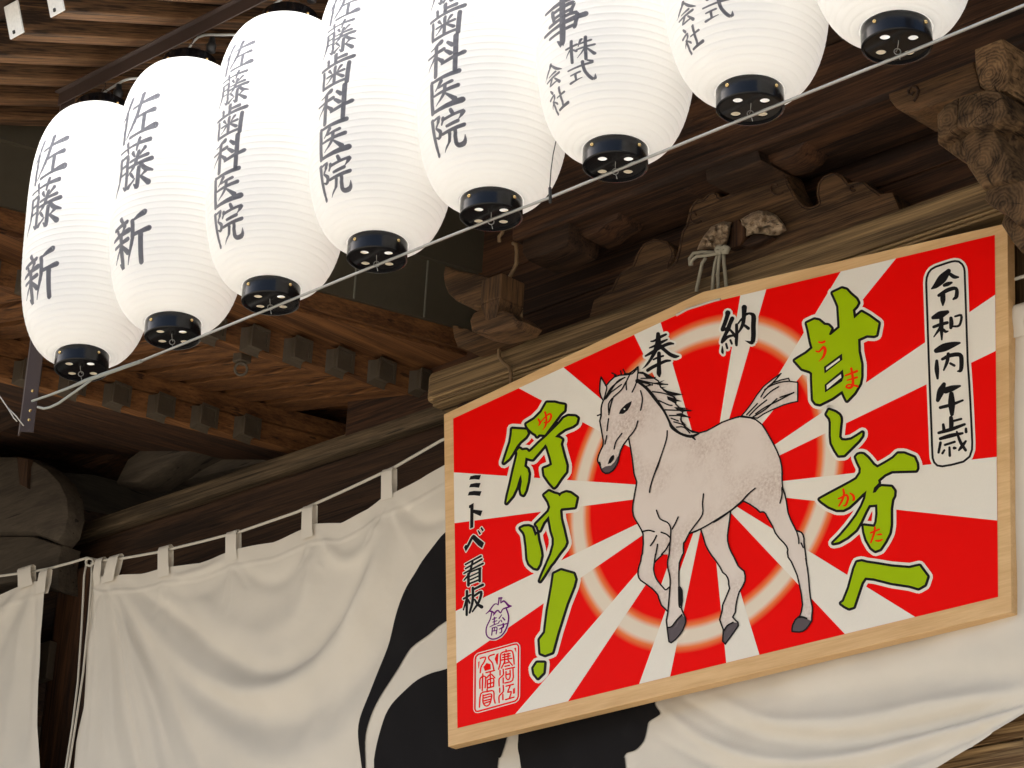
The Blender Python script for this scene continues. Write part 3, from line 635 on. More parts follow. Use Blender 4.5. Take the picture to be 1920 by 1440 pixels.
def lettering(name, chars, parent):
    """chars: (kanji, u of centre, top z, bottom z, width) on the curved body"""
    Vv = []; Ff = []
    for k, uc, zt_, zb_, wd in chars:
        polys = []
        for st in KANJI[k]:
            q = [(a, b, c * 1.10 + (.6 if c > 5 else 0) + (max(0, c - 7.5)) * .7) for a, b, c in st]; polys += ribbon(q, 0, 4)
        sx = wd / 100; sz = (zt_ - zb_) / 100
        gx = np.arange(-8, 110, 6.0); gz = np.arange(-8, 110, .0021 / sz)
        V, F = union(polys, [(a + 3.5 * (j % 2), b) for j, b in enumerate(gz) for a in gx], 1e-3)
        n = len(Vv)
        for a, b in V:
            u = uc + (a - 50) * sx; z = zt_ - b * sz; r_ = rz(z) + .0007; ph = R(4.5) + u / RL
            Vv.append((r_ * math.sin(ph), -r_ * math.cos(ph), z))
        Ff += [tuple(i + n for i in f[::-1]) for f in F]
    return mesh(name, Vv, Ff, M['ink'], parent, smooth=True, world=False)
def text_three(p): return lettering("lettering", [('sa', 0, .592, .462, .126), ('fuji', 0, .462, .325, .126), ('shin', 0, .262, .134, .126)], p)
def text_six(p):
    zs = [.614, .528, .442, .356, .270, .184]
    return lettering("lettering", [(k, 0, z + .001, z - .084, .102) for k, z in zip(('sa', 'fuji', 'shi', 'ka', 'i', 'in'), zs)], p)
def text_firm(p): return lettering("lettering", [('ji', -.004, .325, .216, .118), ('kabu', .036, .216, .167, .070), ('shiki', .036, .166, .122, .070), ('kai', -.046, .188, .139, .066), ('sha', -.046, .136, .087, .066)], p)

def make_lantern():
    root = empty("paper_lantern", (0, 0, 0))
    mb = MB(); mb.lathe(list(zip(PR, PZ)), 72, False); mb.build("lantern_body", M['paper'], root, True, False)
    # top cap and bottom cap
    t = MB(); z0 = ZB0 + HB - .004
    t.lathe([(RCAP - .004, z0), (RCAP, z0 + .002), (RCAP + .0005, z0 + .038), (RCAP - .002, z0 + .041), (RCAP - .010, z0 + .041), (RCAP - .011, z0 + .036), (0.001, z0 + .036)], 48)
    top = autosmooth(t.build("top_cap", M['black'], root, False, False), 40)
    b = MB(); b.lathe([(RCAP - .004, ZB0 + .004), (RCAP, ZB0 + .002), (RCAP + .0005, .002), (RCAP - .002, 0), (RCAP - .005, 0), (RCAP - .0055, .004)], 48, False)
    hol = [(.037 * math.cos(a), .037 * math.sin(a)) for a in np.arange(4) * math.pi / 2]
    ring = [((RCAP - .0055) * math.cos(2 * math.pi * k / 48), (RCAP - .0055) * math.sin(2 * math.pi * k / 48)) for k in range(48)]
    vs = [Vector(p) for p in ring]; fs = [list(range(48))]; ed = []
    for hx, hy in hol:
        n = len(vs); vs += [Vector((hx + .0098 * math.cos(2 * math.pi * k / 20), hy + .0098 * math.sin(2 * math.pi * k / 20))) for k in range(20)]
        ed += [(n + k, n + (k + 1) % 20) for k in range(20)]
    r_ = delaunay_2d_cdt(vs, ed, fs, 1, 1e-6)
    keep = [f for f in r_[2] if not any(math.hypot(sum(r_[0][i].x for i in f) / len(f) - hx, sum(r_[0][i].y for i in f) / len(f) - hy) < .0095 for hx, hy in hol)]
    b.add([(v.x, v.y, .004) for v in r_[0]], [f[::-1] for f in keep]); b.add([(v.x, v.y, .0065) for v in r_[0]], keep)
    bot = autosmooth(b.build("bottom_cap", M['black'], root, False, False), 40)
    for k in range(4):
        a = k * math.pi / 2
        for cap, zc_ in ((top, z0 + .020), (bot, .026)):
            s = MB().sphere(((RCAP + .0006) * math.cos(a), (RCAP + .0006) * math.sin(a), zc_), .0042, (1, 1, 1), 2); s.build("rivet", M['brass'], cap, True, False)
    sl_ = MB(); sl_.lathe([(RCAP - .0075, .0072), (RCAP - .0075, ZB0 + .006)], 40, False); sl_.build("inner_sleeve", M['cream'], bot, True, False)
    # bail wire and ring underneath
    h = MB(); h.tube([(-.013, .013, .004), (-.010, .010, -.001), (-.003, .003, -.0035), (0, 0, -.004), (.003, -.003, -.0035), (.010, -.010, -.001), (.013, -.013, .004)], .0007, 5); h.build("bail_wire", M['steel'], root, True, False)
    q = MB(); q.tube([(.0062 * math.cos(a) * .7, .0062 * math.cos(a) * .7, -.009 + .0066 * math.sin(a)) for a in np.linspace(0, 2 * math.pi, 20, endpoint=False)], .0010, 6, True)
    q.tube([(0, 0, -.0155), (.003, 0, -.020), (.004, .001, -.027)], .0008, 5); q.build("hanging_ring", M['steel'], root, True, False)
    # hook and bail above the top cap
    k_ = MB(); zt0 = z0 + .038
    k_.tube([(-.055, 0, zt0), (-.03, 0, zt0 + .030), (0, 0, zt0 + .052), (.03, 0, zt0 + .030), (.055, 0, zt0)], .0012, 6)
    pts = [(.009 * math.sin(a), 0, zt0 + .060 - .009 * math.cos(a)) for a in np.linspace(-.5, 3.6, 10)] + [(-.008 * math.sin(a), 0, zt0 + .078 - .009 * math.cos(a)) for a in np.linspace(.3, 3.9, 10)]
    k_.tube(pts, .0016, 6); k_.build("hook", M['bronze'], root, True, False)
    lt = bpy.data.lights.new("bulb", 'POINT'); lt.energy = 1.85; lt.shadow_soft_size = .03; lt.color = (.985, .99, 1)
    lo = bpy.data.objects.new("bulb", lt); COL.objects.link(lo); lo.parent = root; lo.location = (0, 0, .61)
    return root
lan0 = make_lantern()
LAB = ["white lantern lettered with three characters, nearest the hanging steel strut at the left end",
       "white lantern lettered with three characters, second from the steel strut",
       "white lantern with a six character column, its black top cap still in view",
       "white lantern with a six character column whose lettering begins just at the picture's top edge",
       "white lantern with a single column cut off at the top, left of the two-column lanterns",
       "white lantern with one big character above two short columns",
       "white lantern with only the feet of two short columns in view at the top edge",
       "white lantern showing no lettering, last at the right, only its lower end in view"]
ROLL = [-4.5, -3.2, -1.8, -2.2, -2.4, -2.8, -3.0, -3.6]
GL = "white lanterns hung in a row under the eaves"
lans = []
for i in range(8):
    p = Vector((-5.33703588 + .35662515 * i, 3.67194796, 1.6 + 2.65195138 - .01718704 * (1 - ((i - 3.5) / 3.5) ** 2) - (.0115, .015, .02, .014, .021, .021, .0165, .017)[i]))
    o = lan0 if i == 0 else copy_tree(lan0)
    o.location = p; o.rotation_euler = (R((-.6, .4, .2, -.5, .3, -.2, .5, .1)[i]), R(ROLL[i]), R((0, 1.5, -1, .5, 1, -1.5, 0, 1)[i]))
    tag(o, LAB[i], "lantern", GL); lans.append(o)
t3 = text_three(lans[0]); c = t3.copy(); COL.objects.link(c); c.parent = lans[1]
t6 = text_six(lans[2])
for i in (3, 4): c = t6.copy(); COL.objects.link(c); c.parent = lans[i]
tf = text_firm(lans[5]); c = tf.copy(); COL.objects.link(c); c.parent = lans[6]

# ------------------------------------------------------------------ rail, strut, wires
YL = 3.67194796
rail = empty("lantern_rail", at(122, 170, y=YL), "brown steel angle rail under the rafters with a strut down its left end", "rail")
zl = at(250, 128, y=YL).z; xl0 = at(118, 175, y=YL).x
mb = MB(); mb.box(xl0, -1.8, YL - .012, YL - .008, zl - .008, zl + .030, .001); mb.build("angle_bar", M['bronze'], rail)
mb = MB(); mb.box(xl0, -1.8, YL - .026, YL - .0125, zl + .026, zl + .030, .001); mb.build("angle_flange", M['bronze'], rail)
s0 = at(60, 600, y=YL); zb_ = at(36, 812, y=YL).z; xs0 = at(52, 720, y=YL).x
mb = MB(); ang = R(-8)
mb.add(*(lambda X, Y, a, b: ([(X + dx, Y + dy, z) for z in (a, b) for dx, dy in ((-.030, -.010), (0, -.026), (.024, -.002), (.021, .001), (0, -.021), (-.027, -.006))],
        [(0, 1, 7, 6), (1, 2, 8, 7), (2, 3, 9, 8), (3, 4, 10, 9), (4, 5, 11, 10), (5, 0, 6, 11), (5, 4, 3, 2, 1, 0), (6, 7, 8, 9, 10, 11)]))(xs0, YL + .02, zb_, zl + .02))
mb.build("strut", M['bronze'], rail)
mb = MB()
for py in (735, 772, 789):
    p = at(63 - (py - 735) * .12, py, y=YL); mb.sphere((p.x + .004, p.y - .006, p.z), .0045, (1, 1, 1), 1)
mb.build("bolt", M['brass'], rail)
wire = empty("support_wire", at(62, 752, y=YL), "thin grey steel wire strung under the lantern bottoms", "wire")
WP = [(60, 752), (90, 742), (130, 727), (160, 714), (265, 677), (330, 650), (505, 579), (706, 497), (923, 411), (1035, 369), (1152, 321), (1403, 219), (1680, 108), (1920, 10), (2080, -58)]
mb = MB(); mb.tube([at(a, b, y=YL) for a, b in WP[4:]], .0032, 8); mb.build("wire", M['steel'], wire, True)
mb = MB(); P_ = [at(a, b, y=YL) for a, b in WP[:5]]; mb.tube(P_, [.003, .0032, .0036, .0052, .0046], 8)
mb.tube([at(a, b, y=YL) for a, b in [(71, 763), (82, 766), (93, 764), (110, 756), (130, 742), (150, 728), (170, 713)]], .0032, 8)
mb.build("wire_sleeve", M['rope_grey'], wire, True)
tw = empty("tie_wire", at(1032, 380, y=YL), "short dark tie wire rising from the support wire between two lanterns", "wire")
mb = MB(); mb.tube([at(a, b, y=YL - .06) for a, b in [(1043, 262), (1037, 290), (1033, 320), (1031, 350), (1032, 378)]], .0012, 6); mb.tube([at(a, b, y=YL - .058) for a, b in [(1031, 352), (1031.5, 366), (1032, 380)]], .0034, 6)
mb.build("tie_wire_strand", M['cable'], tw, True)
gw = empty("guy_wire", at(42, 797, y=YL), "thin guy wire running from the strut foot out to the left", "wire")
mb = MB(); mb.tube([at(a, b, y=YL - .01) for a, b in [(-30, 700), (14, 764), (30, 780), (44, 798)]], .0016, 6); mb.tube([at(a, b, y=YL - .012) for a, b in [(14, 764), (26, 784), (32, 790)]], .0014, 6)
mb.build("guy_strand", M['cord'], gw, True)
cab = empty("power_cable", Vector((xl0 + .2, YL + .03, zl)), "grey power cable with black sockets looping above the lantern tops", "cable")
mb = MB(); pts = []
for k in range(40):
    x = xl0 + .10 + k * .09; pts.append((x, YL + .02 + .012 * math.sin(k * 2.1), zl - .018 + .022 * math.sin(k * 1.57)))
mb.tube([p[:3] for p in crom(pts, 4)], .0034, 6); mb.build("cable_run", M['greycable'], cab, True)
for i in range(8):
    b_ = lans[i].location; x = b_.x - math.sin(R(-ROLL[i])) * HTOT + .055
    s = MB(); s.lathe([(.001, 0), (.011, .001), (.013, .020), (.009, .026), (.007, .040), (.001, .041)], 16); o = s.build("socket", M['cable'], cab, True)
    o.location = (x, YL + .015, zl - .055)

# ------------------------------------------------------------------ curtain of the hall
YC = 5.075
TOP = [(150, 1086), (177, 1076), (200, 1083), (227, 1077), (262, 1075), (297, 1067), (308, 1062), (317, 1063), (375, 1056), (427, 1037), (436, 1031), (445, 1030), (510, 1016), (567, 990), (580, 983), (592, 982), (640, 981), (690, 955), (720, 932), (740, 925), (790, 898), (835, 868), (880, 850), (1000, 812), (1200, 745), (1500, 650), (1800, 560), (1905, 585), (1960, 560), (2060, 540)]
HEM = [(100, 1640), (1300, 1640), (1560, 1540), (1753, 1440), (1850, 1380), (1920, 1338), (2000, 1290), (2100, 1240)]
LEFT = [(174, 1073), (175, 1110), (170, 1167), (163, 1260), (157, 1327), (143, 1393), (138, 1440), (120, 1640)]
FOLDS = [  # px polyline, width px, depth in m (+ towards the viewer)
 ([(203, 1108), (212, 1180), (225, 1280), (250, 1440), (280, 1600)], 11, -.016), ([(215, 1108), (238, 1180), (262, 1280), (300, 1440), (330, 1600)], 10, .014),
 ([(188, 1110), (192, 1200), (198, 1300), (205, 1440)], 10, .010), ([(228, 1115), (268, 1200), (310, 1300), (370, 1440), (420, 1560)], 16, -.016),
 ([(222, 1105), (290, 1185), (350, 1250), (440, 1295), (520, 1292), (590, 1250), (650, 1180), (700, 1080), (726, 960)], 24, .028),
 ([(260, 1150), (330, 1240), (400, 1310), (480, 1350), (560, 1345), (640, 1290), (720, 1190), (800, 1040)], 30, -.022),
 ([(300, 1240), (380, 1340), (480, 1420), (580, 1420), (680, 1350), (780, 1220)], 34, .020),
 ([(240, 1095), (320, 1150), (400, 1215), (480, 1258), (550, 1245), (620, 1180), (690, 1060), (715, 980)], 18, -.020),
 ([(330, 1090), (400, 1150), (470, 1190), (530, 1170), (570, 1110), (582, 1010)], 24, .010), ([(198, 1100), (204, 1180), (212, 1280), (224, 1440)], 5, .006), ([(206, 1100), (222, 1180), (240, 1280), (268, 1440)], 5, .007), ([(210, 1100), (246, 1190), (282, 1290), (330, 1440)], 6, .007), ([(182, 1100), (183, 1200), (176, 1300), (165, 1440)], 5, .006),
 ([(300, 1085), (330, 1110), (380, 1112), (425, 1080), (436, 1045)], 14, -.005), ([(445, 1045), (480, 1085), (520, 1090), (560, 1050), (578, 995)], 15, -.009),
 ([(600, 1000), (640, 1050), (690, 1030), (725, 950)], 15, .014), ([(745, 940), (790, 980), (850, 960)], 15, -.012), ([(600, 1010), (575, 1120), (540, 1200)], 14, .008),
 ([(735, 950), (715, 1060), (660, 1200), (600, 1330), (540, 1440)], 22, .014), ([(320, 1075), (345, 1080), (400, 1062), (428, 1045)], 8, .008),
 # right of the board
 ([(1330, 1300), (1450, 1352), (1600, 1350), (1750, 1320), (1960, 1285)], 16, .020), ([(1260, 1300), (1400, 1372), (1560, 1392), (1720, 1365), (1960, 1300)], 16, -.020),
 ([(1230, 1320), (1350, 1400), (1500, 1430), (1680, 1400), (1960, 1312)], 14, .022), ([(1230, 1380), (1350, 1440), (1500, 1462), (1680, 1430), (1960, 1320)], 12, -.018),
 ([(1500, 1500), (1640, 1470), (1780, 1400), (1960, 1318)], 12, .018), ([(1560, 1480), (1700, 1440), (1830, 1375), (1960, 1312)], 7, -.012), ([(1400, 1310), (1560, 1300), (1760, 1270), (1960, 1262)], 26, -.012), ([(1180, 1390), (1200, 1320), (1240, 1290)], 16, .012),
]
# fine creases that run down from the hanging loops and the gathered corners
for lx_, ly_, sp_ in ((309, 1090, 1), (436, 1060, 1), (578, 1016, 1), (728, 946, 1), (196, 1105, 2)):
    for k in range(5 if sp_ == 1 else 7):
        an = random.uniform(-.75, .75) + .1; L_ = random.uniform(40, 110) * sp_
        FOLDS.append(([(lx_ + 3 * an, ly_), (lx_ + an * L_ * .45, ly_ + L_ * .5), (lx_ + an * L_ * .8 + random.uniform(-6, 6), ly_ + L_)], random.uniform(2.5, 5), random.choice((-1, 1)) * random.uniform(.0015, .0035)))
for k in range(9):
    t_ = k / 8; FOLDS.append(([(1300 + 90 * k, 1330 + 14 * k + random.uniform(-14, 14)), (1560 + 40 * k, 1375 - 4 * k + random.uniform(-12, 12)), (1960, 1292 + 3.4 * k)], random.uniform(3, 6), random.choice((-1, 1)) * random.uniform(.002, .005)))
def folds_depth(PX, PY, folds):
    out = np.zeros_like(PX)
    for pl, wd, amp in folds:
        Q = np.array([q[:2] for q in crom([(a, b, 0) for a, b in pl], 5)]); L = np.concatenate([[0], np.cumsum(np.hypot(*np.diff(Q, axis=0).T))]); L /= L[-1]
        best = np.full(PX.shape, 1e9); bt = np.zeros_like(PX)
        for i in range(len(Q) - 1):
            a = Q[i]; d_ = Q[i + 1] - a; t = np.clip(((PX - a[0]) * d_[0] + (PY - a[1]) * d_[1]) / (d_ @ d_), 0, 1)
            dd = (PX - a[0] - t * d_[0]) ** 2 + (PY - a[1] - t * d_[1]) ** 2; k = dd < best; best = np.where(k, dd, best); bt = np.where(k, L[i] + t * (L[i + 1] - L[i]), bt)
        env = np.clip(np.minimum(bt, 1 - bt) * 5, .12, 1)
        out += (amp if wd < 9 else amp * .82) * env * np.exp(-best / (wd * (.45 + .55 * np.clip(bt * 4, 0, 1))) ** 2)
    return out
def plane_px(X, Z, y):
    """photo pixel of points (X, y, Z): only used to look up the traced fold lines of the cloth"""
    P = np.stack([X, np.full_like(X, y), Z - 1.6], -1); dd = P @ np.array(CF)
    return 960 + FPX * (P @ np.array(CR)) / dd, 720 - FPX * (P @ np.array(CU)) / dd
def cloth_depth(X, Z, y, folds, ph=0):
    PX, PY = plane_px(X, Z, y)
    wob = .004 * np.sin(X * 9 + Z * 3 + ph) + .003 * np.sin(X * 17 - Z * 7 + ph) + .0012 * np.sin(X * 41 + Z * 23)
    return y - folds_depth(PX, PY, folds) + wob
def interp_px(tab, y, key):
    P = [at(a, b, y=y) for a, b in tab]
    return (np.array([p.x for p in P]), np.array([p.z for p in P]))
def make_curtain(y, top, hem, left, right, folds, nu, nv, name, parent, mt):
    tx, tz = interp_px(top, y, 0); hx, hz = interp_px(hem, y, 0); lx, lz = interp_px(left, y, 0); rx_, rz_ = interp_px(right, y, 0)
    V = np.linspace(0, 1, nv) ** 1.0; U = np.linspace(0, 1, nu); UU, VV = np.meshgrid(U, V)
    def edge(u, v):
        zt_ = np.interp(tx[0] + (tx[-1] - tx[0]) * 0 + 0, tx, tz)
        return zt_
    X0 = np.interp(UU, [0, 1], [lx[0], rx_[0]])
    for _ in range(4):
        Zt = np.interp(X0, tx, tz); Zh = np.interp(X0, hx, hz); Z = Zt + (Zh - Zt) * VV
        xl_ = np.interp(-Z, -lz, lx); xr_ = np.interp(-Z, -rz_, rx_); X = xl_ + (xr_ - xl_) * UU; X0 = X
    Zt = np.interp(X, tx, tz); Zh = np.interp(X, hx, hz); Z = Zt + (Zh - Zt) * VV
    Y = cloth_depth(X, Z, y, folds)
    Y -= .0025 * np.exp(-((VV - .055) / .004) ** 2)
    vs = np.stack([X, Y, Z], -1).reshape(-1, 3); fs = [(j * nu + i, j * nu + i + 1, (j + 1) * nu + i + 1, (j + 1) * nu + i) for j in range(nv - 1) for i in range(nu - 1)]
    return mesh(name, vs, [f[::-1] for f in fs], mt, parent, smooth=True)
curt = empty("shrine_curtain", at(900, 900, y=YC), "large cream shrine curtain with black comma crest hung behind the horse board", "curtain")
make_curtain(YC, TOP, HEM, LEFT, [(2080, 500), (2080, 1700)], FOLDS, 420, 190, "cloth", curt, M['cloth'])
def crest(poly, nm="crest"):
    P = [at(a, b, y=YC) for a, b in poly]; pp = [(p.x, p.z) for p in P]
    xs_ = [p[0] for p in pp]; zs_ = [p[1] for p in pp]
    pts = [(a, b) for a in np.arange(min(xs_), max(xs_), .011) for b in np.arange(min(zs_), max(zs_), .011)]
    V, F = union([pp], pts, 1e-5); X = np.array([v[0] for v in V]); Z = np.array([v[1] for v in V])
    Y = cloth_depth(X, Z, YC, FOLDS) - .0028
    return mesh(nm, list(zip(X, Y, Z)), [tuple(f) for f in F], M['blackcloth'], curt, smooth=True)
T = lambda p: tile(640, 960, 3, p)
def sm(p, n=3): return [(q[0], q[1]) for q in crom([(a, b, 0) for a, b in p], n)]
crest(sm([(870, 975), (833, 998), (813, 1020), (797, 1043), (780, 1070), (760, 1100), (743, 1140), (730, 1177), (722, 1213), (710, 1260), (697, 1307), (683, 1350), (677, 1383), (676, 1420), (680, 1470), (690, 1632)]) + sm([(700, 1632), (687, 1470), (685, 1440), (687, 1393), (697, 1357), (713, 1323), (733, 1287), (753, 1250), (773, 1217), (807, 1190), (837, 1167), (900, 1135), (960, 1110)]))
crest(sm([(900, 1230), (838, 1255), (813, 1263), (787, 1277), (763, 1297), (740, 1323), (723, 1353), (710, 1387), (703, 1420), (703, 1450), (708, 1632)]) + sm([(925, 1632), (934, 1440), (940, 1420), (950, 1385), (958, 1340), (970, 1280)]))
crest(sm([(976, 1300), (972, 1377), (970, 1403), (975, 1440), (990, 1632)]) + sm([(1180, 1632), (1175, 1440), (1172, 1423), (1177, 1413), (1193, 1407), (1207, 1390), (1213, 1367), (1217, 1353), (1233, 1343), (1238, 1337), (1230, 1323), (1231, 1310), (1224, 1296), (1215, 1280)]))
def loop(parent, pxt, pxb, y, wpx=10, sag=0):
    ln = random.uniform(-3.5, 3.5); pxt = (pxt[0] + ln, pxt[1])
    a0 = at(pxt[0] - wpx / 2, pxt[1], y=y); a1 = at(pxt[0] + wpx / 2, pxt[1] - .3 * wpx, y=y); b0 = at(pxb[0] - wpx / 2 - 1, pxb[1], y=y); b1 = at(pxb[0] + wpx / 2 + 1, pxb[1] - .3 * wpx, y=y)
    vs = []; fs = []
    for k, (f, dy) in enumerate([(1.0, -.006), (.5, -.010), (.12, -.011), (-.02, -.006), (-.05, .002), (0, .010), (.5, .012), (1.0, .008)]):
        for p, q in ((a0, b0), (a1, b1)):
            v = p + (q - p) * f; mid = ((a0 + (b0 - a0) * f) + (a1 + (b1 - a1) * f)) / 2; pin = 1 - .22 * math.sin(math.pi * min(max(f, 0), 1)); v = mid + (v - mid) * pin; vs.append((v.x, v.y + dy + (.004 if p is a1 else -.003) * math.sin(math.pi * min(max(f, 0), 1)), v.z))
        if k: fs.append((2 * k - 2, 2 * k - 1, 2 * k + 1, 2 * k))
    return mesh("hanging_loop", vs, fs, M['cloth'], parent, smooth=True)
for a, b in (((310, 1029), (309, 1085)), ((438, 1001), (436, 1055)), ((580, 953), (578, 1012)), ((729, 884), (728, 940))): loop(curt, a, b, YC - .002, 20)
loop(curt, (189, 1050), (182, 1100), YC - .002, 13); loop(curt, (218, 1046), (204, 1095), YC - .004, 20); loop(curt, (1908, 578), (1905, 640), YC - .002, 34)
lc = empty("side_curtain", at(40, 1200, y=YC), "cream curtain at the left edge beside the dark post", "curtain")
LT = [(-160, 1160), (-60, 1135), (0, 1113), (30, 1100), (55, 1092), (72, 1090), (88, 1082), (120, 1075)]
LF = [([(60, 1105), (40, 1200), (20, 1320), (0, 1440)], 12, .012), ([(66, 1105), (55, 1220), (45, 1340), (38, 1440)], 10, -.010), ([(50, 1105), (10, 1180), (-40, 1300)], 12, -.010), ([(72, 1120), (68, 1240), (60, 1440)], 8, .008), ([(30, 1110), (0, 1150), (-60, 1190)], 10, .010)]
make_curtain(YC - .01, LT, [(-200, 1660), (200, 1600)], [(-160, 1100), (-180, 1700)], [(89, 1078), (83, 1115), (76, 1190), (72, 1280), (71, 1360), (74, 1440), (76, 1640)], LF, 90, 130, "cloth", lc, M['cloth'])
loop(lc, (52, 1068), (50, 1105), YC - .014, 26); loop(lc, (86, 1072), (78, 1115), YC - .014, 15)
rp = empty("curtain_rope", at(165, 1048, y=YC), "white rope the curtains hang on, knotted at the dark post", "rope")
mb = MB(); mb.tube([at(a, b, y=YC) for a, b in [(-120, 1100), (0, 1080), (60, 1072), (92, 1066), (130, 1056), (163, 1046), (186, 1051), (230, 1047), (293, 1036), (380, 1015), (450, 997), (557, 960), (650, 918), (740, 876), (827, 826), (1000, 762), (1300, 680), (1600, 600), (1800, 552), (1904, 523), (2080, 470)]], .0045, 8)
mb.build("rope_line", M['cord'], rp, True)
mb = MB(); mb.tube([at(a, b, y=YC - .012) for a, b in [(163, 1052), (158, 1080), (153, 1180), (146, 1280), (136, 1360), (122, 1450), (105, 1560)]], .0036, 7)
mb.tube([at(a, b, y=YC - .014) for a, b in [(172, 1054), (172, 1080), (166, 1160), (156, 1260), (143, 1350), (127, 1450), (108, 1560)]], .0036, 7)
mb.tube([at(168 + 7 * math.cos(a), 1054 + 7 * math.sin(a), y=YC - .015) for a in np.linspace(0, 2 * math.pi, 14, endpoint=False)], .004, 7, True); mb.build("rope_tail", M['cord'], rp, True)
cd = empty("conduit", at(945, 560, y=4.97), "thin brown conduit pipe bending down past the bracket to the post", "conduit")
mb = MB()
CP = [((1023 - 60 + 0, 420), 4.99)]
T8 = lambda p: tile(880, 380, 6, p)
mb.tube([at(a, b, y=4.985) for a, b in T8([(385, 280), (370, 340), (335, 385), (340, 440)])], .0055, 8)
mb.tube([at(a, b, y=4.985) for a, b in T8([(490, 455), (525, 470), (535, 560), (528, 690), (490, 770), (445, 850), (410, 900)])], .0055, 8)
mb.tube([at(a, b, y=4.985) for a, b in T8([(540, 900), (585, 915), (592, 1000), (583, 1120), (582, 1280), (605, 1400)])], .0055, 8)
mb.tube([at(a, b, y=5.085) for a, b in tile(560, 400, 3, [(1137, 668), (1130, 740), (1127, 805), (1150, 838), (1185, 865), (1195, 900), (1193, 1000), (1200, 1100)])], .0055, 8)
mb.build("pipe", M['conduit'], cd, True)

# ------------------------------------------------------------------ the horse board
a_, b_, c_ = .05250009, .00917289, -.03409314
Rz = Matrix.Rotation(a_, 3, 'Z'); Rx = Matrix.Rotation(b_, 3, 'X'); Ry = Matrix(((math.cos(c_), 0, math.sin(c_)), (0, 1, 0), (-math.sin(c_), 0, math.cos(c_))))
SM = (Rz @ Rx @ Ry); SC = Vector((-4.45649316, 5.00567157, 2.02058269 + 1.6))
M4 = SM.to_4x4(); M4.translation = SC
board = empty("votive_board", (0, 0, 0), "large house-shaped votive board with a white horse on red and white sun rays", "votive board")
board.matrix_world = M4; board.matrix_basis = M4
SN = SM @ Vector((0, 1, 0))
def sp(px, py):
    r = CF + CR * ((px - 960) / FPX) - CU * ((py - 720) / FPX); t = (SC - EYE).dot(SN) / r.dot(SN)
    l = SM.transposed() @ (EYE + r * t - SC); return (l.x, l.z)
OUT = [sp(*p) for p in [(840, 1400), (1896.5, 1148), (1889, 418), (1318, 547), (832, 777)]]
INP = [(858, 1365.5), (1871.7, 1119.3), (1865.5, 440.7), (1306, 574), (850, 785)]
poly = [(x, 0, z) for x, z in OUT]
MB().prism(poly, (0, .030, 0), .0015).build("board", W('pale', 'x'), board, world=False)
def flat(name, layers, parent=board):
    """layers: (list of px polygons, material, height above the board in mm)"""
    V = []; F = []; mi = []; ms = []
    for polys, mt, h in layers:
        v, f = union(polys, (), 2e-3); n = len(V)
        V += [(lambda q: (q[0], -h * .001, q[1]))(sp(a, b)) for a, b in v]
        if mt not in ms: ms.append(mt)
        for t in f:
            F.append(tuple(i + n for i in t)[::1]); mi.append(ms.index(mt))
    o = mesh(name, V, F, ms, parent, mi, False, False)
    # pixel rows run down: make every face look out of the board
    bm = bmesh.new(); bm.from_mesh(o.data)
    for f in bm.faces:
        if f.normal.y > 0: f.normal_flip()
    bm.to_mesh(o.data); bm.free(); return o
# printed sheet: red with a soft white ring (part of the printed picture)
def ring_mat():
    m = bpy.data.materials.new("print_red_ring"); m.use_nodes = True; n = m.node_tree.nodes; l = m.node_tree.links; b = n["Principled BSDF"]
    b.inputs["Roughness"].default_value = .45; b.inputs["Specular IOR Level"].default_value = .06
    tc = n.new("ShaderNodeTexCoord"); sb = n.new("ShaderNodeVectorMath"); sb.operation = 'SUBTRACT'; sb.inputs[1].default_value = (-.01855881, 0, .5421477); l.new(tc.outputs["Object"], sb.inputs[0])
    mu = n.new("ShaderNodeVectorMath"); mu.operation = 'MULTIPLY'; mu.inputs[1].default_value = (1, 0, 1); l.new(sb.outputs[0], mu.inputs[0])
    ln = n.new("ShaderNodeVectorMath"); ln.operation = 'LENGTH'; l.new(mu.outputs[0], ln.inputs[0])
    mr = n.new("ShaderNodeMapRange"); mr.inputs[1].default_value = .4066 - .05; mr.inputs[2].default_value = .4066 + .05; l.new(ln.outputs["Value"], mr.inputs[0])
    cr = n.new("ShaderNodeValToRGB"); e = cr.color_ramp.elements; red = (.88, .002, .0005, 1); org = (.86, .22, .07, 1); wh = (.80, .70, .58, 1)
    e[0].position = .06; e[0].color = red; e[1].position = .94; e[1].color = red
    for p, c in ((.22, org), (.36, wh), (.64, wh), (.78, org)): q = e.new(p); q.color = c
    l.new(mr.outputs[0], cr.inputs[0]); l.new(cr.outputs[0], b.inputs["Base Color"])
    nz = n.new("ShaderNodeTexNoise"); nz.inputs["Scale"].default_value = 260; l.new(tc.outputs["Object"], nz.inputs["Vector"]); bp = n.new("ShaderNodeBump"); bp.inputs["Strength"].default_value = .04; bp.inputs["Distance"].default_value = .002
    l.new(nz.outputs[0], bp.inputs["Height"]); l.new(bp.outputs[0], b.inputs["Normal"])
    return m
M['red'] = ring_mat()
C0 = (1330, 918)
RAYS = [((852, 886), (855, 981)), ((857, 1145), (858, 1243)), ((966.7, 1339), (1068, 1311.7)), ((1200, 1280), (1258, 1264)), ((1361.7, 1236.7), (1423, 1222.7)), ((1580, 1184), (1716, 1156.7)),
        ((1868, 976), (1868, 857)), ((1866, 659), (1865.3, 553.7)), ((1680.5, 485), (1576.7, 510)), ((1438, 540), (1389, 552)), ((1239, 604), (1189, 627)), ((1070, 700), (973, 728))]
rays = []
for p, q in RAYS:
    f = lambda s: (C0[0] + (s[0] - C0[0]) * 1.35, C0[1] + (s[1] - C0[1]) * 1.35)
    t = clip([C0, f(p), f(q)], INP)
    if t: rays.append(t)
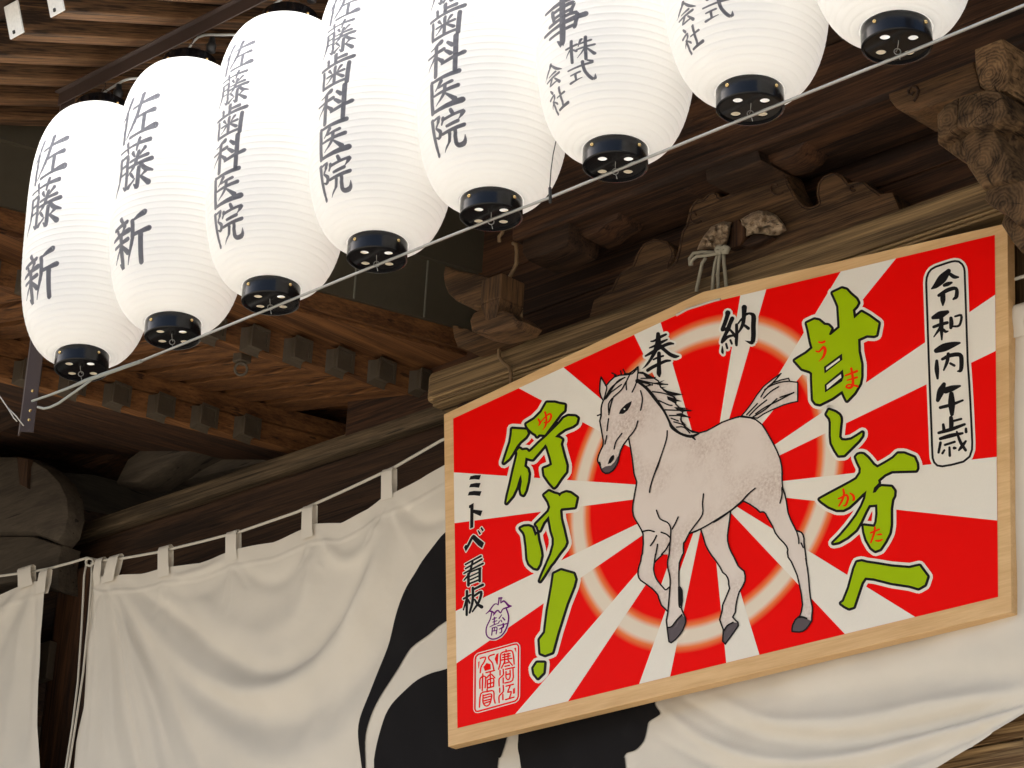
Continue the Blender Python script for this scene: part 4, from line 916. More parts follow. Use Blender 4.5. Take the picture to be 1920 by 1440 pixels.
# keep the rays clear of each other at the hub (the horse covers it)
def cut(t):
    out = []
    for p in t:
        if p == C0: continue
        out.append(p)
    return out
flat("print_sheet", [([INP], M['red'], .8)])
ray_polys = []
for t in rays:
    i = [k for k, p in enumerate(t) if abs(p[0] - C0[0]) < 1e-6 and abs(p[1] - C0[1]) < 1e-6]
    if i:
        k = i[0]; a = t[k - 1]; b = t[(k + 1) % len(t)]; s = .02
        t = t[:k] + [(C0[0] + (a[0] - C0[0]) * s, C0[1] + (a[1] - C0[1]) * s), (C0[0] + (b[0] - C0[0]) * s, C0[1] + (b[1] - C0[1]) * s)] + t[k + 1:]
    ray_polys.append(t)
flat("ray_pattern", [(ray_polys, M['white'], 1.3)])

TA = lambda p: tile(820, 700, 6, p); TK = lambda p: tile(940, 880, 8, p); T3 = lambda p: tile(640, 960, 3, p); TM = lambda p: tile(1480, 500, 6, p)
TS = lambda p: tile(1540, 740, 8, p); TH = lambda p: tile(1520, 860, 8, p); T3R = lambda p: tile(1280, 960, 3, p)
def letters(name, greens, extra_black=(), white_top=(), reds=(), halo_fill=()):
    W_ = list(halo_fill); B_ = []; G_ = []
    for g in greens: W_ += buf(g, 10.2); B_ += buf(g, 4.8); G_.append(g)
    L = [(W_, M['white'], 1.9), (B_, M['pblack'], 2.4), (G_, M['green'], 2.9)]
    if extra_black: L.append((list(extra_black), M['pblack'], 3.4))
    if white_top: L.append((list(white_top), M['white'], 3.9))
    if reds:
        rr = []
        for r_ in reds: rr += ribbon([(a, b, c * 1.3) for a, b, c in r_], 0, 4)
        L.append((rr, M['orange'], 3.4))
    return flat(name, L)
g1 = [TA([(1240, 335), (1330, 335), (1380, 350), (1440, 360), (1435, 420), (1390, 460), (1330, 540), (1270, 620), (1215, 695), (1180, 690), (1150, 690), (1130, 712), (1118, 690), (1085, 670), (1040, 630), (1018, 600), (1010, 575), (1100, 520), (1180, 440)]),
      TA([(850, 630), (950, 635), (1010, 640), (1025, 680), (1000, 720), (940, 770), (900, 820), (860, 890), (815, 960), (755, 1010), (790, 900), (830, 780), (845, 690)]),
      TA([(1430, 510), (1480, 485), (1560, 490), (1585, 510), (1570, 565), (1530, 595), (1440, 630), (1370, 680), (1330, 720), (1380, 730), (1410, 750), (1395, 800), (1420, 900), (1460, 1040), (1455, 1110), (1400, 1180), (1340, 1270), (1320, 1285), (1270, 1230), (1215, 1150), (1205, 1075), (1260, 1055), (1300, 1030), (1285, 960), (1245, 830), (1225, 800), (1150, 890), (1080, 970), (1050, 965), (1000, 950), (985, 1050), (1020, 1080), (1035, 1130), (1025, 1220), (1000, 1320), (975, 1370), (955, 1360), (945, 1310), (960, 1220), (950, 1140), (930, 1180), (900, 1280), (855, 1380), (785, 1462), (800, 1380), (830, 1260), (870, 1080), (900, 960), (910, 905), (905, 880), (930, 850), (960, 870), (1010, 865), (1040, 893), (1060, 880), (1150, 790), (1240, 710), (1330, 620), (1390, 560)])]
letters("lettering", g1, reds=[TA(r_) for r_ in ([(1145, 520, 16), (1165, 560, 18), (1150, 590, 10)], [(1155, 580, 10), (1200, 520, 12), (1270, 460, 16), (1290, 490, 18), (1260, 550, 16), (1210, 560, 12)], [(1220, 440, 16), (1235, 500, 18), (1230, 580, 18), (1195, 645, 4)])])
g2 = [TK([(655, 390), (725, 335), (800, 370), (860, 385), (885, 412), (920, 375), (985, 350), (1050, 365), (1140, 430), (1110, 570), (910, 590), (890, 620), (900, 750), (940, 900), (985, 1100), (960, 1160), (880, 1260), (790, 1390), (746, 1440), (640, 1610), (590, 1680), (620, 1600), (690, 1440), (760, 1280), (800, 1130), (800, 1040), (765, 930), (735, 760), (725, 700), (640, 800), (585, 920), (570, 910), (560, 870), (530, 830), (640, 720), (720, 640), (745, 570), (720, 490)]),
      TK([(300, 890), (350, 865), (420, 860), (470, 880), (500, 960), (515, 1008), (548, 972), (560, 1060), (600, 1220), (610, 1300), (580, 1430), (545, 1490), (500, 1480), (430, 1420), (405, 1350), (390, 1150), (370, 1000), (350, 950)])]
letters("lettering", g2)
letters("lettering", [T3([(1200, 350), (1240, 330), (1310, 350), (1320, 380), (1310, 420), (1270, 520), (1220, 680), (1190, 790), (1150, 805), (1125, 795), (1120, 720), (1150, 680), (1165, 560), (1190, 420)]), T3([(1105, 850), (1145, 850), (1140, 905), (1110, 935), (1090, 910), (1085, 880)])])
g3 = [TM([(495, 300), (600, 250), (650, 265), (690, 310), (760, 370), (780, 410), (760, 450), (720, 490), (735, 590), (780, 550), (820, 515), (900, 560), (1010, 640), (985, 770), (960, 780), (880, 775), (780, 820), (785, 960), (815, 1100), (815, 1240), (800, 1320), (740, 1420), (655, 1510), (630, 1460), (605, 1400), (580, 1415), (490, 1480), (390, 1530), (350, 1550), (305, 1540), (275, 1500), (265, 1260), (265, 1200), (240, 1180), (150, 1150), (70, 1060), (100, 1040), (200, 980), (270, 920), (250, 850), (225, 720), (205, 640), (290, 600), (340, 610), (400, 660), (445, 665), (480, 700), (452, 768), (472, 775), (575, 690), (570, 600), (560, 450), (540, 400)])]
letters("lettering", g3, halo_fill=[TM([(360, 1520), (590, 1400), (640, 1480), (440, 1620)])], extra_black=[TM([(398, 1132), (602, 982), (606, 1052), (405, 1207)]), TM([(406, 1332), (612, 1162), (622, 1240), (602, 1295), (410, 1420)])],
        white_top=[TM([(425, 1142), (575, 1033), (579, 1056), (424, 1172)]), TM([(430, 1340), (590, 1215), (596, 1252), (432, 1388)])],
        reds=[TM(r_) for r_ in ([(340, 852, 14), (372, 860, 18), (405, 846, 20)], [(310, 955, 14), (345, 960, 16), (395, 908, 22), (412, 950, 28), (390, 1020, 20), (340, 1072, 3)], [(640, 1230, 14), (770, 1180, 22)], [(660, 1282, 12), (770, 1250, 20)], [(705, 1150, 20), (722, 1250, 24), (722, 1335, 24), (690, 1368, 22), (648, 1358, 16), (680, 1330, 14), (775, 1350, 20)])])
letters("lettering", [TS([(125, 235), (220, 270), (275, 310), (297, 350), (300, 400), (285, 520), (275, 640), (310, 690), (380, 695), (460, 680), (560, 620), (625, 575), (620, 620), (570, 690), (480, 780), (350, 910), (270, 915), (220, 840), (165, 730), (155, 620), (155, 420), (140, 360), (90, 300)])])
g5 = [TH([(690, -20), (720, -55), (760, -65), (800, -60), (860, -10), (950, 100), (1010, 140), (1120, 80), (1250, 0), (1320, -70), (1410, -70), (1560, -10), (1600, 80), (1605, 150), (1590, 180), (1400, 185), (1230, 190), (1120, 240), (1020, 325), (1030, 370), (960, 440), (940, 520), (985, 510), (1040, 440), (1075, 420), (1220, 430), (1265, 490), (1260, 560), (1230, 620), (1210, 750), (1210, 1000), (1190, 1120), (1130, 1240), (1050, 1360), (980, 1385), (920, 1340), (850, 1220), (815, 1100), (805, 1010), (970, 1030), (1000, 960), (1015, 830), (1010, 690), (885, 700), (830, 800), (760, 950), (690, 1070), (560, 1180), (430, 1255), (350, 1270), (460, 1160), (580, 1020), (700, 860), (780, 720), (830, 600), (850, 480), (780, 540), (680, 640), (580, 730), (500, 770), (400, 770), (280, 720), (180, 650), (145, 615), (280, 540), (450, 450), (600, 370), (700, 310), (760, 220), (765, 150), (720, 60)])]
letters("lettering", g5, reds=[TH(r_) for r_ in ([(430, 605, 20), (470, 590, 22), (545, 552, 26), (572, 600, 28), (545, 690, 26), (510, 715, 16), (495, 695, 5)], [(500, 465, 24), (512, 540, 28), (480, 640, 26), (435, 715, 20)], [(600, 520, 14), (650, 560, 28), (660, 620, 28), (630, 628, 6)], [(910, 1120, 20), (1040, 1065, 22)], [(975, 1035, 22), (965, 1120, 26), (915, 1265, 20)], [(1005, 1150, 12), (1060, 1140, 22), (1080, 1145, 12)], [(985, 1235, 16), (1030, 1240, 24), (1085, 1220, 18)])])
letters("lettering", [T3R([(985, 285), (1010, 280), (1040, 288), (1090, 295), (1180, 310), (1280, 318), (1335, 305), (1380, 365), (1365, 410), (1330, 430), (1280, 415), (1180, 400), (1080, 375), (1030, 370), (1010, 400), (980, 490), (965, 535), (940, 543), (915, 530), (895, 515), (910, 505), (940, 430), (970, 320)])])

def inked(name, strokes=(), polys=(), halo=0, mt='pblack', h=2.4, under=()):
    B_ = list(polys); W_ = []
    for s in strokes: B_ += ribbon(s, 0, 4)
    L = []
    if halo:
        for s in strokes: W_ += ribbon(s, halo, 4)
        for p in polys: W_ += buf(p, halo)
        L.append((W_, M['white'], 1.9))
    L.append((B_, M[mt], h)); return flat(name, L)
TN = lambda p: tile(1340, 570, 14.4, p)
inked("lettering", [TN(s) for s in ([(370, 250, 150), (355, 330, 118), (300, 500, 112), (225, 695, 105)], [(490, 400, 120), (420, 560, 112), (380, 680, 125), (320, 800, 95), (250, 960, 105), (215, 1040, 80)], [(220, 715, 80), (400, 655, 95)], [(430, 700, 60), (540, 830, 80), (555, 890, 60)], [(240, 1005, 95), (380, 890, 80), (560, 850, 60)], [(440, 985, 60), (478, 1080, 60)], [(325, 1085, 60), (355, 1200, 60)], [(222, 1150, 24), (225, 1290, 76), (245, 1355, 24)],
     [(605, 570, 86), (612, 800, 92), (600, 1020, 92), (605, 1120, 70)], [(640, 545, 40), (740, 420, 60), (860, 300, 60), (950, 260, 60)], [(890, 270, 60), (985, 270, 75), (1065, 340, 130), (1060, 600, 130), (1060, 900, 130), (1015, 1050, 110), (840, 1000, 10)], [(815, 100, 150), (810, 220, 130), (800, 400, 112), (775, 560, 100), (700, 710, 66), (650, 790, 40)], [(830, 590, 76), (925, 665, 92)])], halo=4)
TN = lambda p: tile(1195, 615, 14.4, p)
inked("lettering", [TN(s) for s in ([(575, 170, 110), (580, 260, 130), (570, 420, 150), (500, 620, 120), (390, 830, 80), (260, 1010, 56), (150, 1110, 8)], [(385, 370, 40), (480, 350, 60), (640, 250, 80), (790, 180, 60)], [(345, 545, 40), (480, 490, 66), (650, 400, 84), (820, 320, 46)], [(235, 765, 50), (400, 670, 84), (700, 500, 90), (880, 430, 90), (990, 432, 50)], [(640, 500, 120), (750, 600, 95), (900, 720, 104), (1040, 775, 100), (1135, 770, 40)], [(600, 690, 104), (600, 850, 112), (600, 1050, 112), (600, 1230, 130), (610, 1310, 60)], [(450, 860, 50), (560, 810, 60), (715, 760, 56)], [(295, 1150, 95), (420, 1070, 95), (600, 980, 90), (780, 900, 80), (900, 890, 56)])], halo=4)
T1 = lambda p: tile(1720, 470, 6.857, p); T2 = lambda p: tile(1720, 670, 6.857, p)
pill = T1([(121, 420), (128, 350), (150, 290), (185, 245), (240, 213), (360, 172), (440, 147), (490, 138), (540, 145), (585, 180), (608, 225), (615, 270), (630, 700), (655, 1440)]) + T2([(672, 300), (690, 600), (713, 1100), (710, 1190), (680, 1280), (600, 1345), (450, 1385), (330, 1405), (265, 1395), (225, 1355), (205, 1300), (200, 1240), (180, 700), (160, 200)])
flat("era_cartouche", [(buf(pill, 6), M['white'], 1.9), (ribbon([(a, b, 4.0) for a, b in pill], closed=True), M['pblack'], 2.4)])
inked("lettering", [T1(s) for s in ([(410, 265, 60), (330, 360, 112), (250, 450, 72), (192, 493, 22)], [(420, 300, 44), (480, 340, 52), (533, 345, 26)], [(352, 450, 42), (400, 432, 54), (448, 415, 30)], [(282, 580, 40), (400, 510, 54), (505, 492, 46), (510, 590, 54), (470, 628, 26)], [(335, 560, 66), (336, 640, 66), (335, 705, 24)],
     [(210, 865, 50), (300, 830, 96), (395, 792, 48)], [(315, 860, 54), (318, 1000, 54), (322, 1148, 22)], [(217, 985, 38), (300, 955, 44), (392, 930, 42)], [(300, 1000, 44), (220, 1112, 16)], [(340, 1020, 40), (370, 1045, 38), (400, 1040, 20)], [(440, 872, 46), (445, 940, 58), (438, 995, 42)], [(492, 850, 26), (568, 835, 34), (570, 900, 34), (540, 970, 32), (460, 978, 26)],
     [(250, 1290, 64), (350, 1250, 104), (470, 1210, 72), (552, 1190, 28)])] + [T2(s) for s in ([(257, 50, 40), (258, 160, 62), (268, 275, 32)], [(328, 28, 38), (430, -20, 52), (555, -28, 56), (575, 60, 58), (565, 168, 50), (524, 183, 18)], [(405, -40, 44), (390, 60, 46), (347, 168, 24)], [(432, 82, 32), (483, 110, 34)],
     [(350, 350, 54), (310, 440, 94), (270, 555, 52)], [(370, 430, 84), (460, 400, 74), (556, 372, 28)], [(445, 475, 62), (448, 600, 92), (452, 735, 52)], [(302, 650, 42), (440, 615, 44), (592, 557, 28)], [(440, 780, 52), (445, 850, 62), (440, 920, 52)], [(340, 868, 36), (350, 938, 46)], [(480, 820, 32), (572, 796, 30)], [(282, 975, 38), (440, 930, 50), (616, 865, 34)],
     [(302, 1050, 42), (440, 1010, 54), (588, 980, 32)], [(305, 1102, 38), (280, 1228, 32)], [(362, 1130, 32), (488, 1090, 32)], [(515, 962, 28), (560, 1090, 42), (628, 1198, 38)], [(630, 1082, 30), (580, 1150, 46), (542, 1198, 26)], [(632, 922, 34), (634, 962, 40)], [(355, 1198, 28), (330, 1238, 32)], [(420, 1162, 30), (425, 1268, 36)], [(481, 1170, 42), (498, 1170, 32)])])
D1 = lambda p: tile(850, 880, 12, p); D2 = lambda p: tile(850, 1000, 9, p)
inked("lettering", [D2(s) for s in ([(215, 530, 30), (340, 460, 30), (475, 388, 36)], [(215, 600, 28), (490, 440, 36)], [(190, 680, 30), (350, 595, 32), (510, 512, 36)], [(335, 480, 36), (280, 680, 38), (190, 795, 24)], [(265, 690, 48), (265, 880, 48)], [(285, 660, 30), (470, 590, 32)], [(455, 605, 46), (455, 810, 46)], [(290, 732, 26), (440, 662, 26)], [(290, 792, 26), (440, 722, 26)], [(290, 850, 30), (440, 790, 30)],
     [(240, 980, 46), (235, 1380, 42)], [(185, 1108, 36), (300, 1042, 36)], [(235, 1110, 36), (180, 1295, 24)], [(262, 1122, 28), (285, 1178, 36)], [(340, 925, 46), (335, 1150, 46), (285, 1345, 34)], [(345, 952, 36), (508, 872, 46)], [(362, 1060, 36), (480, 992, 46), (440, 1160, 42), (332, 1325, 28)], [(372, 1122, 32), (420, 1200, 46), (488, 1245, 62)])],
     [D1([(400, 160), (500, 135), (635, 132), (600, 238), (480, 228), (370, 240)]), D1([(400, 335), (520, 312), (628, 312), (590, 420), (480, 408), (368, 412)]), D1([(370, 510), (480, 490), (650, 498), (610, 605), (480, 590), (335, 595)]), D1([(365, 820), (470, 760), (468, 910), (670, 935), (625, 1060), (468, 990), (462, 1310), (390, 1340), (395, 880), (365, 875)]),
      D1([(620, 1330), (650, 1300), (700, 1370), (665, 1405)]), D1([(555, 1380), (580, 1370), (640, 1450), (600, 1480)]), D2([(190, 240), (215, 195), (240, 200), (310, 60), (345, 25), (375, 35), (440, 95), (530, 165), (495, 255), (430, 210), (335, 105), (290, 200), (220, 315)])], halo=1.7)
TE = lambda p: tile(880, 1110, 14.4, p)
egg = TE([(620, 570), (580, 740), (490, 930), (468, 1080), (500, 1200), (600, 1270), (720, 1270), (860, 1200), (980, 1060), (1060, 850), (1075, 650), (1020, 470), (1155, 385), (1070, 370), (940, 250), (890, 165), (810, 170), (795, 350), (730, 325), (660, 370), (560, 510)])
eggs = [TE(s) for s in ([(810, 170, 30), (890, 166, 36)], [(820, 180, 30), (795, 350, 26)], [(870, 180, 30), (865, 300, 22)], [(795, 350, 22), (730, 325, 22), (660, 370, 26), (560, 510, 28), (465, 595, 16)], [(870, 300, 22), (940, 250, 36), (1000, 290, 36), (1070, 370, 46), (1150, 385, 24)], [(1150, 390, 18), (1030, 430, 36), (920, 470, 26), (860, 570, 26), (800, 510, 32), (750, 520, 32), (690, 590, 36), (665, 640, 14)], [(560, 520, 32), (640, 540, 36), (690, 590, 26)],
     [(620, 570, 26), (580, 740, 26), (490, 930, 26), (468, 1080, 28), (500, 1200, 28), (600, 1270, 30), (720, 1270, 30), (860, 1200, 30), (980, 1060, 32), (1060, 850, 34), (1075, 650, 32), (1020, 470, 32)], [(640, 750, 20), (740, 700, 24)], [(690, 690, 24), (690, 870, 24)], [(650, 820, 18), (760, 780, 20)], [(570, 950, 16), (680, 890, 22), (780, 860, 18)], [(890, 620, 18), (820, 720, 26)], [(920, 700, 30), (970, 760, 30)], [(830, 790, 22), (800, 850, 22)], [(870, 770, 26), (895, 810, 22)],
     [(780, 920, 22), (1030, 860, 26)], [(640, 980, 26), (620, 1170, 24)], [(630, 980, 22), (760, 960, 24), (740, 1140, 22)], [(650, 1060, 20), (760, 1040, 20)], [(700, 970, 18), (690, 1060, 18)], [(930, 860, 32), (930, 950, 40), (820, 1010, 18)], [(890, 970, 28), (885, 1090, 26), (840, 1110, 22)])]
flat("eggplant_mark", [(buf(egg, 3.2), M['white'], 1.9), ([q for s in eggs for q in ribbon([(a, b, c * 1.3) for a, b, c in s], 0, 3)], M['purple'], 2.4)])
TP = lambda p: tile(880, 1195, 9.29, p)
seal = []
for s in ([(200, 370), (290, 350), (270, 430), (215, 520), (200, 620)], [(445, 300), (360, 330), (350, 380), (410, 450), (435, 560)], [(245, 640), (235, 930)], [(195, 890), (200, 720), (290, 690), (285, 880)], [(300, 620), (450, 580)], [(375, 600), (375, 720)], [(360, 660), (310, 710)], [(400, 650), (455, 710)], [(325, 760), (325, 890)], [(325, 750), (430, 720), (430, 860)], [(330, 820), (430, 790)], [(380, 740), (378, 870)], [(330, 885), (430, 860)],
          [(320, 910), (320, 950)], [(185, 1220), (210, 990), (320, 950), (430, 940), (440, 1070), (460, 1150)], [(250, 1010), (250, 1140), (300, 1200), (360, 1170), (390, 1080), (390, 990), (255, 1020)], [(270, 1060), (380, 1030)], [(270, 1110), (380, 1080)], [(280, 1150), (370, 1120)],
          [(650, 220), (650, 260)], [(520, 560), (550, 450), (560, 290), (650, 250), (750, 240), (780, 340), (790, 470)], [(590, 310), (720, 285)], [(590, 355), (720, 325)], [(570, 400), (750, 370)], [(625, 290), (625, 420)], [(685, 280), (685, 400)], [(630, 420), (570, 540)], [(690, 410), (760, 490)], [(620, 460), (690, 440)], [(630, 510), (710, 490)],
          [(545, 580), (545, 660)], [(600, 560), (600, 660), (530, 730), (530, 850)], [(600, 710), (600, 800)], [(640, 560), (800, 525)], [(650, 600), (650, 710), (690, 740), (720, 690), (720, 580)], [(660, 650), (720, 640)], [(770, 550), (765, 750), (630, 800)],
          [(540, 890), (540, 960)], [(600, 840), (600, 950), (530, 1030), (530, 1140)], [(595, 1000), (595, 1090)], [(650, 855), (780, 820)], [(720, 850), (680, 960), (740, 950), (710, 1060)], [(640, 1090), (790, 1045)]):
    seal.append(TP([(a, b, 25) for a, b in s]))
sring = TP([(112, 390), (125, 340), (165, 300), (790, 125), (835, 120), (862, 150), (868, 190), (862, 1030), (845, 1080), (805, 1115), (165, 1292), (125, 1290), (106, 1255)])
flat("seal_stamp", [(buf(sring, 3.2), M['white'], 1.9), (ribbon([(a, b, 3.0) for a, b in sring], closed=True) + [q for s in seal for q in ribbon(s, 0, 3)] + [TP([(255, 520), (310, 450), (380, 470), (385, 560), (280, 590)]), TP([(165, 430), (190, 420), (180, 520), (165, 560)]), TP([(480, 300), (520, 275), (505, 480), (490, 480), (450, 380)]), TP([(790, 190), (825, 185), (825, 270)]), TP([(770, 900), (805, 880), (805, 980), (770, 990)])], M['pred'], 2.4)])

# the painted horse
def horse_mat():
    m = bpy.data.materials.new("print_horse"); m.use_nodes = True; n = m.node_tree.nodes; l = m.node_tree.links; b = n["Principled BSDF"]; b.inputs["Roughness"].default_value = .4
    tc = n.new("ShaderNodeTexCoord")
    n1 = n.new("ShaderNodeTexNoise"); n1.inputs["Scale"].default_value = 5.5; n1.inputs["Detail"].default_value = 3; l.new(tc.outputs["Object"], n1.inputs["Vector"])
    n2 = n.new("ShaderNodeTexNoise"); n2.inputs["Scale"].default_value = 130; n2.inputs["Detail"].default_value = 4; n2.inputs["Roughness"].default_value = .7; l.new(tc.outputs["Object"], n2.inputs["Vector"])
    c1 = n.new("ShaderNodeMapRange"); c1.inputs[1].default_value = .46; c1.inputs[2].default_value = .70; l.new(n1.outputs[0], c1.inputs[0])
    c2 = n.new("ShaderNodeMapRange"); c2.inputs[1].default_value = .35; c2.inputs[2].default_value = .72; l.new(n2.outputs[0], c2.inputs[0])
    mm = n.new("ShaderNodeMath"); mm.operation = 'MULTIPLY'; l.new(c1.outputs[0], mm.inputs[0]); l.new(c2.outputs[0], mm.inputs[1])
    mx = n.new("ShaderNodeMix"); mx.data_type = 'RGBA'; mx.inputs[6].default_value = (.77, .68, .62, 1); mx.inputs[7].default_value = (.46, .33, .27, 1); l.new(mm.outputs[0], mx.inputs[0]); l.new(mx.outputs[2], b.inputs["Base Color"])
    return m
M['horse'] = horse_mat()
H1 = lambda p: tile(1080, 660, 6, p); H2 = lambda p: tile(1170, 860, 8, p); H3 = lambda p: tile(1170, 1040, 8, p); H4 = lambda p: tile(1340, 880, 8, p); H5 = lambda p: tile(1400, 1040, 8, p); H6 = lambda p: tile(1320, 660, 6, p)
BODY = (H1([(275, 400), (278, 340), (290, 285), (318, 335), (345, 385), (390, 330), (440, 285), (500, 265), (540, 262), (580, 260), (625, 235), (665, 205), (705, 170), (705, 238), (760, 245), (820, 275), (880, 295), (935, 330), (960, 400), (1000, 430), (1030, 455), (1080, 490), (1130, 530), (1130, 590), (1180, 640), (1210, 670), (1190, 740), (1190, 780), (1220, 830), (1290, 885), (1390, 915), (1480, 890), (1580, 835), (1650, 795), (1730, 765), (1840, 730)])
        + H6([(470, 738), (530, 745), (590, 765), (660, 820), (700, 880), (740, 950), (790, 1040), (830, 1120), (862, 1200), (880, 1280), (890, 1380)])
        + H4([(1020, 60), (1022, 180), (1030, 280), (1060, 370), (1085, 480), (1098, 570), (1110, 650), (1150, 760), (1190, 840), (1230, 920), (1270, 935), (1310, 950), (1335, 985), (1350, 1040), (1350, 1100), (1370, 1250), (1386, 1380)])
        + H5([(895, 60), (920, 200), (940, 360), (950, 500), (965, 640), (980, 720), (995, 790), (995, 850), (988, 920), (985, 1000), (940, 1070), (900, 1120), (850, 1155), (800, 1165), (740, 1163), (690, 1155), (690, 1110), (700, 1060), (740, 980), (810, 920), (830, 860), (840, 800), (848, 750), (840, 700), (830, 600), (800, 450), (770, 320), (720, 200), (680, 110), (630, 40)])
        + H4([(1110, 1300), (1100, 1250), (1108, 1210), (1090, 1160), (1050, 1110), (980, 1040), (920, 960), (880, 860), (840, 790), (800, 720), (775, 670), (750, 645), (720, 643), (690, 650), (640, 600), (540, 530), (440, 480), (250, 630), (235, 760), (215, 900), (203, 1000), (205, 1080), (230, 1180), (260, 1250), (300, 1320), (350, 1420)])
        + H3([(1650, 20), (1720, 170), (1770, 220), (1810, 250), (1828, 320), (1825, 400), (1790, 480), (1740, 560), (1710, 660), (1690, 760), (1680, 870), (1640, 940), (1680, 985), (1720, 1020), (1725, 1070), (1650, 1180), (1530, 1345), (1490, 1300), (1500, 1130), (1445, 980), (1480, 850), (1490, 760), (1550, 620), (1595, 510), (1580, 450), (1580, 400), (1565, 350), (1540, 310), (1490, 270), (1450, 190), (1390, 100), (1320, 10)])
        + H2([(1270, 1370), (1230, 1290), (1190, 1150), (1160, 1060), (1080, 1100), (985, 1130), (960, 1180), (930, 1240), (905, 1270), (900, 1340), (905, 1420)])
        + H3([(885, 10), (840, 130), (832, 300), (835, 480), (860, 500), (880, 540), (885, 700), (868, 800), (890, 860), (930, 950), (935, 1000), (930, 1040), (890, 1140), (850, 1200), (780, 1280), (720, 1325), (685, 1310), (672, 1220), (660, 1120), (645, 990), (670, 860), (610, 800), (570, 760), (540, 680), (520, 610), (480, 560), (430, 510), (350, 450), (260, 390), (232, 350), (220, 300), (222, 240), (235, 180), (262, 100), (272, 20)])
        + H2([(285, 1430), (298, 1280), (295, 1130), (270, 1070), (230, 1000), (180, 920), (150, 860), (138, 780), (145, 680), (170, 530), (195, 400), (200, 350), (180, 290), (160, 230), (145, 110)])
        + H1([(640, 1200), (620, 1080), (600, 970), (540, 1050), (510, 1110), (495, 1160), (480, 1240), (450, 1300), (420, 1340), (380, 1365), (340, 1370), (305, 1350), (290, 1320), (275, 1275), (255, 1240), (250, 1215), (260, 1170), (285, 1110), (310, 1060), (315, 1000), (300, 920), (290, 860), (275, 780), (290, 720), (290, 640), (300, 590), (315, 550), (290, 510), (273, 450)]))
TAIL = H6([(430, 722), (480, 665), (530, 600), (600, 490), (640, 440), (680, 390), (780, 310), (875, 245), (820, 310), (790, 350), (870, 320), (960, 300), (972, 335), (1062, 345), (1062, 560), (985, 575), (900, 600), (830, 630), (760, 660), (680, 700), (610, 748), (520, 738)])
GAP = H3([(600, 0), (665, 0), (665, 120), (672, 210), (700, 340), (704, 440), (695, 490), (640, 528), (600, 495), (540, 430), (490, 355), (460, 260), (458, 200), (478, 120), (540, 60)])
GAPW = H3([(655, 205), (672, 260), (702, 350), (704, 440), (695, 490), (640, 528), (600, 495), (570, 445)])
def lines(fn, lst, w0): return [[(p[0], p[1], (p[2] if len(p) > 2 else w0) ) for p in fn([(q[0], q[1]) + ((q[2],) if len(q) > 2 else ()) for q in s])] for s in lst]
INK = []
INK += lines(H1, [[(375, 755), (365, 820), (357, 890)], [(355, 945), (335, 1040)], [(735, 440), (755, 520), (750, 590), (735, 660)], [(705, 780), (680, 860), (640, 920), (600, 965)], [(525, 920), (460, 1010), (437, 1095)], [(1035, 890), (1025, 990), (960, 1190), (910, 1320), (870, 1440)], [(705, 240), (690, 340), (665, 405), (640, 455)], [(625, 240), (575, 340), (577, 430)], [(345, 385), (355, 410), (325, 530)],
     [(330, 540), (370, 460), (420, 390), (540, 300)], [(345, 530), (400, 460), (440, 430), (520, 370)], [(360, 500), (470, 340), (560, 290)], [(430, 510), (520, 430), (570, 340)], [(425, 520), (400, 600), (378, 710)], [(378, 690), (375, 590), (415, 525)],
     [(440, 270), (460, 265), (412, 240)], [(500, 265), (520, 262), (508, 215)], [(570, 262), (560, 240), (540, 200)], [(690, 200), (640, 250), (600, 250), (540, 262)], [(740, 300), (870, 300), (900, 290)], [(760, 330), (900, 360), (1040, 370)], [(800, 390), (870, 370)], [(870, 450), (1000, 470), (1120, 512)], [(940, 550), (1050, 600), (1090, 605)], [(1010, 655), (1130, 660), (1300, 665)], [(1060, 720), (1190, 720), (1290, 740)], [(1080, 750), (1160, 780)], [(1110, 790), (1180, 810), (1230, 830)], [(1140, 850), (1220, 850), (1290, 915)], [(250, 720), (290, 705)]], 2.5)
def spikes(fn, lst): return [fn(s) for s in lst]
SPK = spikes(H1, [[(705, 230), (760, 225), (830, 260), (895, 300), (800, 300), (760, 250), (710, 245)], [(890, 350), (930, 345), (1010, 318), (960, 350), (1050, 368), (960, 378), (920, 372)], [(960, 400), (1030, 395), (980, 410), (1040, 440), (1220, 484), (1110, 498), (1030, 470), (990, 440)], [(1030, 500), (1100, 520), (1200, 560), (1120, 560), (1150, 600), (1080, 560), (1040, 540)], [(1110, 625), (1180, 625), (1280, 640), (1210, 645), (1325, 662), (1200, 680), (1150, 660)], [(1130, 700), (1190, 690), (1300, 742), (1200, 735), (1160, 725)], [(1170, 745), (1215, 790), (1255, 835), (1200, 815)], [(540, 262), (550, 240), (600, 240), (640, 250), (610, 268)], [(1215, 830), (1300, 885), (1390, 918), (1320, 915), (1230, 860)]])
CREST = [H1([(705, 340, 26), (800, 410, 34), (900, 530, 38), (1000, 670, 26), (1060, 790, 26), (1090, 850, 40), (1180, 920, 30), (1300, 955, 34), (1390, 922, 20)]), H1([(700, 330, 50), (780, 345, 30), (870, 380, 10)]), H1([(1310, 950, 34), (1350, 990, 16)])]
INK += CREST
INK += lines(H2, [[(555, 0), (520, 120), (470, 230), (410, 420), (395, 510)], [(500, 780), (540, 890), (590, 930), (660, 960), (700, 1010), (715, 1080), (708, 1200), (690, 1440)], [(825, 880), (780, 980), (735, 1060)], [(1205, 535), (1190, 680), (1190, 840), (1080, 1000), (990, 1120)], [(280, 1100), (380, 1080), (465, 1100)], [(570, 1110), (650, 1140), (705, 1190)], [(500, 1160), (460, 1240), (410, 1310)], [(515, 1290), (490, 1440)], [(700, 1260), (640, 1370), (575, 1440)], [(1915, 500), (1700, 720), (1400, 920), (1180, 1050), (990, 1130)]], 2.7)
